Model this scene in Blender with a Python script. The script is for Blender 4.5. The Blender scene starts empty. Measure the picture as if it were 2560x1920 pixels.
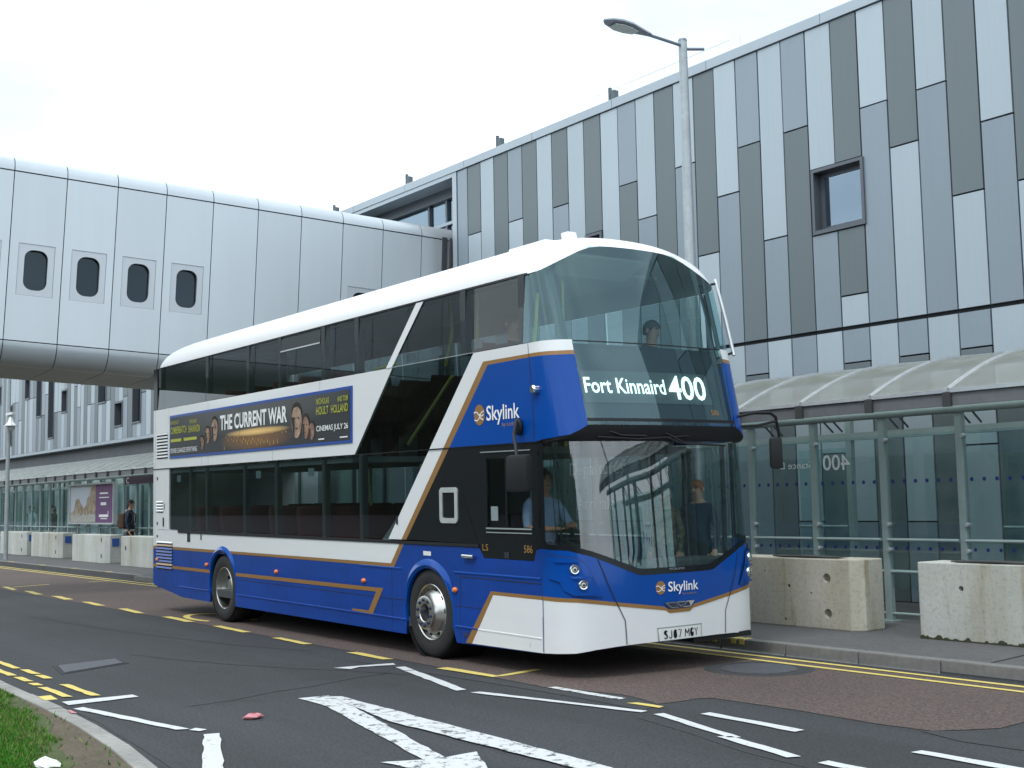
import bpy, bmesh, math, random
import numpy as np
from mathutils import Vector, Matrix
random.seed(7)
scene = bpy.context.scene
COL = scene.collection

# ------------------------------------------------------------------ camera
cam_data = bpy.data.cameras.new('camera')
cam = bpy.data.objects.new('camera', cam_data)
COL.objects.link(cam)
CAM_R = ((0.596432, 0.802468, -0.017742), (0.08805, -0.043441, 0.995168), (0.79782, -0.595112, -0.096567))  # right, up, back
cam.matrix_world = Matrix((
    (CAM_R[0][0], CAM_R[1][0], CAM_R[2][0], 0.0),
    (CAM_R[0][1], CAM_R[1][1], CAM_R[2][1], 0.0),
    (CAM_R[0][2], CAM_R[1][2], CAM_R[2][2], 1.62),
    (0, 0, 0, 1)))
cam_data.sensor_width = 36.0
cam_data.lens = 43.177
cam_data.clip_start = 0.05
cam_data.clip_end = 2000.0
scene.camera = cam

# ------------------------------------------------------------------ sky, sun, exposure
SUN_EL, SUN_AZ = math.radians(57), math.radians(158)   # azimuth from +Y towards +X
world = bpy.data.worlds.new('World')
scene.world = world
world.use_nodes = True
wn, wl = world.node_tree.nodes, world.node_tree.links
wn.clear()
w_out = wn.new('ShaderNodeOutputWorld')
w_bg = wn.new('ShaderNodeBackground')
w_bg.inputs['Strength'].default_value = 0.1
w_sky = wn.new('ShaderNodeTexSky')
w_sky.sky_type = 'NISHITA'
w_sky.sun_disc = False
w_sky.sun_elevation = SUN_EL
w_sky.sun_rotation = SUN_AZ
w_tc = wn.new('ShaderNodeTexCoord')
w_map = wn.new('ShaderNodeMapping')
w_map.inputs['Scale'].default_value = (1.0, 1.0, 2.2)
w_map.inputs['Rotation'].default_value = (0, 0, math.radians(14))
w_noise = wn.new('ShaderNodeTexNoise')
w_noise.inputs['Scale'].default_value = 2.3
w_noise.inputs['Detail'].default_value = 7.0
w_noise.inputs['Roughness'].default_value = 0.55
w_ramp = wn.new('ShaderNodeValToRGB')
w_ramp.color_ramp.elements[0].position = 0.36
w_ramp.color_ramp.elements[0].color = (0.62, 0.62, 0.62, 1)
w_ramp.color_ramp.elements[1].position = 0.58
w_ramp.color_ramp.elements[1].color = (0.97, 0.97, 0.97, 1)
w_cl = wn.new('ShaderNodeTexNoise')
w_cl.inputs['Scale'].default_value = 4.5
w_cl.inputs['Detail'].default_value = 8.0
w_cramp = wn.new('ShaderNodeValToRGB')
w_cramp.color_ramp.elements[0].position = 0.3
w_cramp.color_ramp.elements[0].color = (8.6, 9.8, 10.6, 1)
w_cramp.color_ramp.elements[1].position = 0.62
w_cramp.color_ramp.elements[1].color = (10.9, 11.9, 12.5, 1)
w_mix = wn.new('ShaderNodeMix')
w_mix.data_type = 'RGBA'
wl.new(w_tc.outputs['Generated'], w_map.inputs['Vector'])
wl.new(w_map.outputs['Vector'], w_noise.inputs['Vector'])
wl.new(w_map.outputs['Vector'], w_cl.inputs['Vector'])
wl.new(w_noise.outputs['Fac'], w_ramp.inputs['Fac'])
wl.new(w_cl.outputs['Fac'], w_cramp.inputs['Fac'])
wl.new(w_ramp.outputs['Color'], w_mix.inputs['Factor'])
wl.new(w_sky.outputs['Color'], w_mix.inputs['A'])
wl.new(w_cramp.outputs['Color'], w_mix.inputs['B'])
wl.new(w_mix.outputs['Result'], w_bg.inputs['Color'])
wl.new(w_bg.outputs['Background'], w_out.inputs['Surface'])

sun_data = bpy.data.lights.new('sun', 'SUN')
sun_data.energy = 1.0
sun_data.angle = math.radians(14)
sun_data.color = (1.0, 0.98, 0.95)
sun = bpy.data.objects.new('sun', sun_data)
COL.objects.link(sun)
sd = Vector((math.sin(SUN_AZ) * math.cos(SUN_EL), math.cos(SUN_AZ) * math.cos(SUN_EL), math.sin(SUN_EL)))
sun.rotation_euler = sd.to_track_quat('Z', 'Y').to_euler()
sun.location = (0, 0, 40)

scene.view_settings.view_transform = 'Standard'
scene.view_settings.look = 'None'
scene.view_settings.exposure = 0.60
scene.view_settings.gamma = 1.0
scene.view_settings.use_curve_mapping = False
scene.cycles.max_bounces = 10
scene.cycles.transparent_max_bounces = 24
scene.cycles.caustics_reflective = False
scene.cycles.caustics_refractive = False

# ------------------------------------------------------------------ materials
MATS = {}

def lin(r, g, b):
    f = lambda c: c / 12.92 if c <= 0.04045 else ((c + 0.055) / 1.055) ** 2.4
    return (f(r / 255), f(g / 255), f(b / 255))

def mat(name, col, rough=0.5, metal=0.0, spec=0.5, var=None, bump=None, coat=0.0, emit=None):
    """Principled surface; var = [(scale xyz, lo, hi, amount)], bump = (scale, strength)."""
    m = bpy.data.materials.new(name)
    m.use_nodes = True
    n, l = m.node_tree.nodes, m.node_tree.links
    p = n['Principled BSDF']
    p.inputs['Base Color'].default_value = (*col, 1)
    p.inputs['Roughness'].default_value = rough
    p.inputs['Metallic'].default_value = metal
    p.inputs['Specular IOR Level'].default_value = spec
    p.inputs['Coat Weight'].default_value = coat
    p.inputs['Coat Roughness'].default_value = 0.06
    if emit:
        p.inputs['Emission Color'].default_value = (*emit[0], 1)
        p.inputs['Emission Strength'].default_value = emit[1]
    tc = None
    if var or bump:
        tc = n.new('ShaderNodeTexCoord')
    src = None
    for (sc, lo, hi, tint) in (var or []):
        mp = n.new('ShaderNodeMapping')
        mp.inputs['Scale'].default_value = sc if isinstance(sc, tuple) else (sc, sc, sc)
        nz = n.new('ShaderNodeTexNoise')
        nz.inputs['Scale'].default_value = 1.0
        nz.inputs['Detail'].default_value = 6.0
        nz.inputs['Roughness'].default_value = 0.6
        rp = n.new('ShaderNodeValToRGB')
        rp.color_ramp.elements[0].position = lo
        rp.color_ramp.elements[0].color = (*tint, 1)
        rp.color_ramp.elements[1].position = hi
        rp.color_ramp.elements[1].color = (1, 1, 1, 1)
        mx = n.new('ShaderNodeMix')
        mx.data_type = 'RGBA'
        mx.blend_type = 'MULTIPLY'
        mx.inputs['Factor'].default_value = 1.0
        l.new(tc.outputs['Object'], mp.inputs['Vector'])
        l.new(mp.outputs['Vector'], nz.inputs['Vector'])
        l.new(nz.outputs['Fac'], rp.inputs['Fac'])
        if src is None:
            mx.inputs['A'].default_value = (*col, 1)
        else:
            l.new(src, mx.inputs['A'])
        l.new(rp.outputs['Color'], mx.inputs['B'])
        src = mx.outputs['Result']
    if src is not None:
        l.new(src, p.inputs['Base Color'])
    if bump:
        nz = n.new('ShaderNodeTexNoise')
        nz.inputs['Scale'].default_value = bump[0]
        nz.inputs['Detail'].default_value = 4.0
        bp = n.new('ShaderNodeBump')
        bp.inputs['Strength'].default_value = bump[1]
        bp.inputs['Distance'].default_value = bump[2] if len(bump) > 2 else 0.01
        l.new(tc.outputs['Object'], nz.inputs['Vector'])
        l.new(nz.outputs['Fac'], bp.inputs['Height'])
        l.new(bp.outputs['Normal'], p.inputs['Normal'])
    MATS[name] = m
    return m

def glass(name, tint, ior=1.5, rough=0.0, dirt=0.0, refl=(0.95, 0.98, 1)):
    """Thin sheet glass: tinted see-through plus Fresnel reflection."""
    m = bpy.data.materials.new(name)
    m.use_nodes = True
    n, l = m.node_tree.nodes, m.node_tree.links
    n.clear()
    out = n.new('ShaderNodeOutputMaterial')
    tr = n.new('ShaderNodeBsdfTransparent')
    tr.inputs['Color'].default_value = (*tint, 1)
    gl = n.new('ShaderNodeBsdfGlossy')
    gl.inputs['Roughness'].default_value = rough
    gl.inputs['Color'].default_value = (*refl, 1)
    fr = n.new('ShaderNodeFresnel')
    geo_ = n.new('ShaderNodeNewGeometry')
    pick = n.new('ShaderNodeMapRange')          # a thin sheet reflects alike from both faces
    pick.inputs['To Min'].default_value = ior
    pick.inputs['To Max'].default_value = 1.0 / ior
    l.new(geo_.outputs['Backfacing'], pick.inputs['Value'])
    l.new(pick.outputs['Result'], fr.inputs['IOR'])
    mx = n.new('ShaderNodeMixShader')
    l.new(fr.outputs['Fac'], mx.inputs['Fac'])
    base = tr.outputs['BSDF']
    if dirt > 0:
        df = n.new('ShaderNodeBsdfDiffuse')
        df.inputs['Color'].default_value = (0.55, 0.58, 0.56, 1)
        tc = n.new('ShaderNodeTexCoord')
        nz = n.new('ShaderNodeTexNoise')
        nz.inputs['Scale'].default_value = 3.0
        nz.inputs['Detail'].default_value = 5.0
        rp = n.new('ShaderNodeMapRange')
        rp.inputs['From Min'].default_value = 0.35
        rp.inputs['From Max'].default_value = 0.75
        rp.inputs['To Max'].default_value = dirt
        m2 = n.new('ShaderNodeMixShader')
        l.new(tc.outputs['Object'], nz.inputs['Vector'])
        l.new(nz.outputs['Fac'], rp.inputs['Value'])
        l.new(rp.outputs['Result'], m2.inputs['Fac'])
        l.new(tr.outputs['BSDF'], m2.inputs[1])
        l.new(df.outputs['BSDF'], m2.inputs[2])
        base = m2.outputs['Shader']
    l.new(base, mx.inputs[1])
    l.new(gl.outputs['BSDF'], mx.inputs[2])
    l.new(mx.outputs['Shader'], out.inputs['Surface'])
    MATS[name] = m
    return m

def worn(name, col, under, scale, lo, hi):
    """Road paint worn through in flakes to the tarmac below."""
    m = mat(name, col, 0.75)
    n, l = m.node_tree.nodes, m.node_tree.links
    p = n['Principled BSDF']
    tc = n.new('ShaderNodeTexCoord')
    nz = n.new('ShaderNodeTexNoise')
    nz.inputs['Scale'].default_value = scale
    nz.inputs['Detail'].default_value = 8.0
    nz.inputs['Roughness'].default_value = 0.75
    rp = n.new('ShaderNodeValToRGB')
    rp.color_ramp.elements[0].position = lo
    rp.color_ramp.elements[0].color = (*under, 1)
    rp.color_ramp.elements[1].position = hi
    rp.color_ramp.elements[1].color = (*col, 1)
    l.new(tc.outputs['Object'], nz.inputs['Vector'])
    l.new(nz.outputs['Fac'], rp.inputs['Fac'])
    l.new(rp.outputs['Color'], p.inputs['Base Color'])
    return m

G = lambda v: (v, v, v)
mat('asphalt', (0.072, 0.078, 0.086), 0.85, var=[(0.35, .35, .7, G(.76)), ((.08, 1.3, 1), .42, .58, G(.82)), (1.9, .30, .40, G(.80)), (42, .40, .58, G(.52)), (110, .42, .58, G(.6)), (9, .3, .7, G(.86))], bump=(120, .5, .004))
mat('asphalt_patch', (0.052, 0.056, 0.061), 0.88, var=[(60, .38, .62, G(.6)), (5, .3, .7, G(.8))], bump=(110, .6, .005))
mat('red_asphalt', (0.20, 0.126, 0.104), 0.88, var=[(0.5, .35, .7, (.8, .84, .86)), (48, .42, .58, (.5, .47, .48)), (28, .44, .56, (.72, .9, .95)), (22, .42, .6, (.78, .86, .9)), (7, .3, .7, G(.86))], bump=(120, .5, .004))
mat('pavement', (0.128, 0.128, 0.132), 0.9, var=[(0.6, .3, .7, G(.75)), (40, .38, .62, G(.75)), (9, .35, .6, G(.85))], bump=(90, .5, .004))
mat('kerb_stone', (0.235, 0.235, 0.225), 0.9, var=[(1.2, .3, .7, G(.72)), (14, .35, .65, G(.8))], bump=(60, .4, .003))
mat('kerb_pale', (0.36, 0.355, 0.33), 0.9, var=[(1.5, .3, .7, G(.72)), (18, .35, .65, G(.78))], bump=(60, .4, .003))
worn('yellow_paint', (0.66, 0.53, 0.15), (0.2, .18, .1), 14, .30, .42)
worn('white_paint', (0.58, 0.60, 0.60), (0.11, .115, .12), 20, .33, .42)
worn('white_paint_worn', (0.57, 0.59, 0.59), (0.10, .105, .11), 10, .415, .47)
mat('grass', (0.055, 0.225, 0.006), 0.9, var=[(1.5, .3, .7, (.7, .75, .6)), (12, .3, .7, (.6, .7, .5))])
mat('grass_dry', (0.17, 0.19, 0.06), 0.9)
mat('turf', (0.075, 0.10, 0.03), 0.95, var=[(6, .3, .7, G(.6))])
mat('soil', (0.145, 0.115, 0.078), 0.95, var=[(4, .3, .7, G(.7)), (40, .35, .65, G(.65))], bump=(60, .8, .01))
mat('iron', (0.115, 0.12, 0.135), 0.55, 0.4, var=[(20, .3, .7, G(.7))], bump=(70, .5, .004))
mat('dark_gap', (0.02, 0.022, 0.026), 0.8)
mat('clad_light', (0.44, 0.515, 0.565), 0.42, 0.25, var=[((.4, .4, .15), .3, .7, G(.92)), ((6, 6, .25), .4, .75, G(.96))])
mat('clad_mid', (0.28, 0.335, 0.385), 0.42, 0.25, var=[((.4, .4, .15), .3, .7, G(.9)), ((6, 6, .25), .4, .75, G(.96))])
mat('clad_dark', (0.165, 0.20, 0.215), 0.45, 0.25, var=[((.4, .4, .15), .3, .7, G(.9)), ((6, 6, .25), .4, .75, G(.95))])
mat('coping', (0.42, 0.48, 0.53), 0.4, 0.4, var=[((.6, .6, .6), .3, .7, G(.9))])
mat('teal_wall', (0.34, 0.47, 0.48), 0.25, var=[((1.1, 1, .05), .4, .6, G(.45))])
mat('window_frame', (0.12, 0.135, 0.155), 0.4, 0.4)
mat('rail_white', (0.72, 0.76, 0.78), 0.4, 0.2)
mat('post_dark', (0.10, 0.13, 0.15), 0.5)
mat('bridge_skin', (0.57, 0.625, 0.67), 0.34, 0.35, var=[((.3, .3, .3), .3, .7, G(.94)), ((4, 4, .15), .35, .6, G(.975))])
mat('bridge_soffit', (0.50, 0.53, 0.54), 0.5, 0.1, var=[(1.2, .3, .7, G(.88))])
mat('bridge_plate', (0.50, 0.54, 0.58), 0.38, 0.35)
mat('room_dark', (0.05, 0.065, 0.075), 0.8)
glass('pane_dark', (0.35, 0.45, 0.48), 1.55, refl=(.7, .86, 1))
glass('pane_mirror', (0.5, 0.6, 0.64), 2.9, refl=(.72, .86, 1))
glass('pane_clear', (0.72, 0.86, 0.86), 1.45, 0.0, 0.05)
glass('shelter_glass', (0.84, 0.94, 0.94), 1.45, 0.0, 0.06)
glass('far_glass', (0.82, 0.93, 0.93), 1.3, 0.0, 0.03)
mat('galv_green', (0.33, 0.42, 0.42), 0.5, 0.25, var=[(3, .3, .7, G(.85)), (30, .35, .65, G(.92))])
mat('alu', (0.74, 0.77, 0.78), 0.32, 0.55, var=[(8, .3, .7, G(.85))])
mat('fascia', (0.19, 0.2, 0.215), 0.55, 0.2, var=[((1, 1, .4), .3, .7, G(.75)), (8, .35, .65, G(.85))])
mat('galvanised', (0.46, 0.51, 0.53), 0.5, 0.5, var=[(6, .3, .7, G(.82)), (25, .35, .65, G(.9))])
mat('lantern', (0.22, 0.25, 0.30), 0.45, 0.3)
mat('lens_grey', (0.42, 0.46, 0.46), 0.2)
mat('concrete', (0.60, 0.58, 0.50), 0.92, var=[((1.6, 1.6, .3), .33, .62, (.74, .70, .60)), ((3.5, 3.5, .35), .30, .42, (.66, .57, .42)), (1.1, .3, .7, G(.82)), (22, .33, .5, G(.8)), (90, .35, .6, G(.88))], bump=(45, .5, .004))
mat('concrete_grey', (0.60, 0.62, 0.59), 0.92, var=[((2.6, 2.6, .35), .30, .42, (.74, .68, .56)), ((1.8, 1.8, .3), .33, .6, (.80, .78, .70)), (1.3, .3, .7, G(.82)), (24, .33, .5, G(.8))], bump=(45, .5, .004))
mat('moss', (0.035, 0.04, 0.02), 0.95)
mat('rust_stain', (0.24, 0.20, 0.12), 0.95, var=[((14, 14, 2), .35, .65, G(.75))])
mat('blue_tag', (0.03, 0.10, 0.34), 0.5)
mat('dot_blue', (0.012, 0.02, 0.16), 0.6)
mat('polycarb', (0.5, 0.52, 0.49), 0.3)
m = MATS['polycarb']
n, l = m.node_tree.nodes, m.node_tree.links
p = n['Principled BSDF']
tr = n.new('ShaderNodeBsdfTranslucent')
tr.inputs['Color'].default_value = (0.86, 0.88, 0.84, 1)
mx = n.new('ShaderNodeMixShader')
mx.inputs['Fac'].default_value = 0.62
tc = n.new('ShaderNodeTexCoord')
nz = n.new('ShaderNodeTexNoise')
nz.inputs['Scale'].default_value = 1.6
nz.inputs['Detail'].default_value = 5
rp = n.new('ShaderNodeValToRGB')
rp.color_ramp.elements[0].position = .35
rp.color_ramp.elements[0].color = (0.46, 0.47, 0.37, 1)
rp.color_ramp.elements[1].position = .65
rp.color_ramp.elements[1].color = (0.62, 0.64, 0.63, 1)
l.new(tc.outputs['Object'], nz.inputs['Vector'])
l.new(nz.outputs['Fac'], rp.inputs['Fac'])
l.new(rp.outputs['Color'], p.inputs['Base Color'])
l.new(p.outputs['BSDF'], mx.inputs[1])
l.new(tr.outputs['BSDF'], mx.inputs[2])
tp = n.new('ShaderNodeBsdfTransparent')
tp.inputs['Color'].default_value = (0.9, 0.93, 0.9, 1)
mx2 = n.new('ShaderNodeMixShader')
mx2.inputs['Fac'].default_value = 0.22
l.new(mx.outputs['Shader'], mx2.inputs[1])
l.new(tp.outputs['BSDF'], mx2.inputs[2])
l.new(mx2.outputs['Shader'], n['Material Output'].inputs['Surface'])
# bus
mat('bus_white', (0.80, 0.82, 0.83), 0.3, 0.0, .5, coat=0.5, bump=(1.3, .12, .004), var=[((.5, .5, 1.5), .3, .7, G(.96)), ((3, 3, 8), .42, .8, G(.97))])
mat('bus_roof', (0.86, 0.87, 0.88), 0.35, 0.0, .5, coat=0.3)
mat('bus_blue', (0.001, 0.066, 0.35), 0.26, 0.0, .2, coat=0.28, bump=(1.3, .12, .004), var=[((.5, .5, 1.5), .3, .7, G(.9))])
mat('bus_blue_dusty', (0.006, 0.058, 0.34), 0.36, 0.0, .2, coat=0.15, bump=(1.3, .12, .004), var=[((.5, .5, 1.2), .3, .7, G(.82)), ((1.2, 1.2, 5), .35, .6, (1.0, .86, .8)), ((14, 14, 3), .38, .6, G(.92))])
mat('bus_gold', (0.30, 0.155, 0.045), 0.4, 0.1, .5, coat=0.3)
mat('gold_letter', (0.34, 0.19, 0.06), 0.4)
mat('bus_black', (0.008, 0.010, 0.013), 0.25, 0, .3)
mat('black_plastic', (0.014, 0.015, 0.017), 0.55, 0, .3)
mat('seam', (0.015, 0.018, 0.03), 0.7)
mat('white_letter', (0.85, 0.86, 0.86), 0.45)
mat('led', (0.9, 0.95, 0.92), 0.5, emit=((0.84, 1.0, 0.95), 1.05))
mat('display', (0.055, 0.06, 0.062), 0.6)
mat('rubber', (0.022, 0.022, 0.023), 0.75, var=[(12, .3, .7, G(.7))], bump=(80, .3, .003))
mat('chrome', (0.78, 0.78, 0.76), 0.14, 1.0)
mat('wheel_alu', (0.70, 0.69, 0.65), 0.3, 1.0, var=[(14, .3, .7, G(.8))])
mat('hub_dark', (0.02, 0.03, 0.08), 0.5)
mat('amber', (0.75, 0.17, 0.02), 0.3, 0, .5, coat=.5)
mat('plate_white', (0.74, 0.76, 0.74), 0.4)
mat('interior_dark', (0.05, 0.058, 0.062), 0.8)
mat('interior_grey', (0.26, 0.30, 0.31), 0.7)
mat('ceiling_pale', (0.75, 0.82, 0.81), 0.7)
mat('seat_red', (0.11, 0.015, 0.022), 0.85, var=[(30, .3, .7, G(.7))])
mat('seat_blue', (0.02, 0.03, 0.09), 0.85)
mat('pole_yellow', (0.55, 0.56, 0.12), 0.35)
glass('bus_glass', (0.40, 0.48, 0.48), 1.45)
glass('stair_glass', (0.28, 0.35, 0.36), 1.42)
glass('cab_glass', (0.62, 0.68, 0.68), 1.42)
glass('windscreen_glass', (0.66, 0.74, 0.74), 2.2)
glass('front_glass', (0.70, 0.88, 0.88), 2.1, refl=(.62, .88, .95))
mat('ad_dark', (0.030, 0.032, 0.036), 0.45)
m = MATS['ad_dark']
n, l = m.node_tree.nodes, m.node_tree.links
tc = n.new('ShaderNodeTexCoord')
sx = n.new('ShaderNodeSeparateXYZ')
l.new(tc.outputs['Object'], sx.inputs['Vector'])
def mth(op, a, b=None, c=None):
    q = n.new('ShaderNodeMath')
    q.operation = op
    for i, s_ in enumerate((a, b, c)):
        if s_ is None:
            continue
        if isinstance(s_, (int, float)):
            q.inputs[i].default_value = s_
        else:
            l.new(s_, q.inputs[i])
    return q.outputs[0]
def oval(cx, cz, rx, rz):
    dx = mth('POWER', mth('ABSOLUTE', mth('DIVIDE', mth('SUBTRACT', sx.outputs['X'], cx), rx)), 2.0)
    dz = mth('POWER', mth('ABSOLUTE', mth('DIVIDE', mth('SUBTRACT', sx.outputs['Z'], cz), rz)), 2.0)
    return mth('MAXIMUM', mth('SUBTRACT', 1.0, mth('ADD', dx, dz)), 0.0)
nz = n.new('ShaderNodeTexNoise')
mp = n.new('ShaderNodeMapping')
mp.inputs['Scale'].default_value = (6, 1, 16)
nz.inputs['Scale'].default_value = 1.5
nz.inputs['Detail'].default_value = 6
l.new(tc.outputs['Object'], mp.inputs['Vector'])
l.new(mp.outputs['Vector'], nz.inputs['Vector'])
k1 = mth('MULTIPLY', oval(-4.45, 2.52, 1.25, .17), mth('ADD', nz.outputs['Fac'], .25))
k2 = oval(-4.4, 2.62, 1.1, .055)
k3 = mth('MULTIPLY', oval(-4.6, 3.0, 3.2, .42), .6)
base = n['Principled BSDF'].inputs['Base Color']
def lay(a, col, k):
    q = n.new('ShaderNodeMix')
    q.data_type = 'RGBA'
    q.clamp_factor = True
    if isinstance(a, tuple):
        q.inputs['A'].default_value = a
    else:
        l.new(a, q.inputs['A'])
    q.inputs['B'].default_value = col
    l.new(k, q.inputs['Factor'])
    return q.outputs['Result']
c_ = lay((0.022, 0.025, 0.03, 1), (0.14, 0.14, 0.14, 1), k3)
c_ = lay(c_, (0.26, 0.12, 0.03, 1), k1)
c_ = lay(c_, (0.85, 0.55, 0.2, 1), k2)
l.new(c_, base)
mat('ad_mid', (0.085, 0.088, 0.09), 0.5, var=[(3.0, .3, .7, G(.6))])
mat('ad_blue', (0.015, 0.07, 0.33), 0.35)
mat('ad_gold', (0.30, 0.15, 0.045), 0.5, var=[((3, 1, 9), .35, .65, (.45, .35, .3)), ((9, 1, 14), .4, .62, (.55, .45, .4))])
mat('ad_glow', (0.75, 0.48, 0.16), 0.5, var=[(16, .35, .6, (.6, .5, .4))])
mat('ad_yellow', (0.42, 0.44, 0.05), 0.5)
mat('ad_face', (0.36, 0.22, 0.15), 0.6, var=[(9, .35, .65, (.35, .33, .33))])
mat('ad_face_pale', (0.48, 0.33, 0.24), 0.6, var=[(8, .35, .65, (.4, .36, .36))])
mat('ad_hair', (0.03, 0.022, 0.018), 0.8)
# people
mat('skin', (0.46, 0.24, 0.16), 0.55)
mat('skin_pale', (0.56, 0.33, 0.24), 0.55)
mat('hair_brown', (0.05, 0.028, 0.015), 0.7)
mat('hair_red', (0.30, 0.10, 0.03), 0.7)
mat('hair_grey', (0.32, 0.31, 0.27), 0.75)
mat('hair_black', (0.012, 0.01, 0.01), 0.7)
mat('shirt_blue', (0.30, 0.42, 0.62), 0.8, var=[((4, 4, 14), .35, .65, G(.8))])
mat('shirt_white', (0.62, 0.66, 0.70), 0.8)
mat('navy', (0.018, 0.026, 0.055), 0.85)
mat('camo', (0.20, 0.18, 0.09), 0.85, var=[(14, .4, .55, (.35, .4, .35))])
mat('black_cloth', (0.012, 0.012, 0.014), 0.9)
mat('fur_trim', (0.36, 0.33, 0.27), 0.95)
mat('bag_brown', (0.08, 0.045, 0.03), 0.8)
mat('litter_white', (0.78, 0.78, 0.76), 0.6)
mat('litter_pink', (0.55, 0.24, 0.27), 0.6, var=[(20, .4, .6, (1.0, .7, .7))])
mat('rubber_mat', (0.05, 0.052, 0.05), 0.9)
mat('beacon', (0.75, 0.55, 0.08), 0.4)
mat('poster_rock', (0.50, 0.40, 0.29), 0.6, var=[(5, .38, .6, (.55, .48, .42)), (16, .4, .6, G(.75))])
mat('poster_sky', (0.50, 0.55, 0.62), 0.6)
mat('poster_pale', (0.52, 0.52, 0.47), 0.6, var=[(18, .45, .6, G(.6))])
mat('poster_purple', (0.13, 0.045, 0.16), 0.5)
mat('sign_purple', (0.035, 0.012, 0.04), 0.5)
mat('bank', (0.05, 0.075, 0.04), 0.95, var=[(0.25, .35, .65, G(.3)), (1.2, .35, .65, G(.5))])
for nm_ in ('clad_light', 'clad_mid', 'clad_dark', 'bridge_skin', 'concrete_grey', 'kerb_stone'):
    n, l = MATS[nm_].node_tree.nodes, MATS[nm_].node_tree.links
    p = n['Principled BSDF']
    src_ = p.inputs['Base Color'].links[0].from_socket
    oi = n.new('ShaderNodeObjectInfo')
    mr = n.new('ShaderNodeMapRange')
    mr.inputs['To Min'].default_value = .97 if nm_ == 'bridge_skin' else .94
    mr.inputs['To Max'].default_value = 1.02 if nm_ == 'bridge_skin' else 1.04
    vm = n.new('ShaderNodeVectorMath')
    vm.operation = 'SCALE'
    l.new(oi.outputs['Random'], mr.inputs['Value'])
    l.new(src_, vm.inputs[0])
    l.new(mr.outputs['Result'], vm.inputs['Scale'])
    l.new(vm.outputs['Vector'], p.inputs['Base Color'])

# ------------------------------------------------------------------ mesh helpers
ROOT_LOC = {}

def link(o):
    COL.objects.link(o)
    return o

def thing(name, loc, label, cat, group=None, kind=None):
    o = bpy.data.objects.new(name, None)
    o.empty_display_size = 0.2
    o.location = loc
    link(o)
    ROOT_LOC[o.name] = Vector(loc)
    tag(o, label, cat, group, kind)
    return o

def tag(o, label=None, cat=None, group=None, kind=None):
    if label:
        o['label'] = label
    if cat:
        o['category'] = cat
    if group:
        o['group'] = group
    if kind:
        o['kind'] = kind
    return o

def put(name, me, parent=None, loc=(0, 0, 0), scale=None, rot=None):
    """Link a mesh; loc is in world metres (or bus metres inside the bus)."""
    o = bpy.data.objects.new(name, me)
    link(o)
    v = Vector(loc)
    if parent is not None:
        o.parent = parent
        if parent.name in ROOT_LOC:
            v = v - ROOT_LOC[parent.name]
    o.location = v
    if scale is not None:
        o.scale = scale
    if rot is not None:
        o.rotation_euler = rot
    return o

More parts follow.
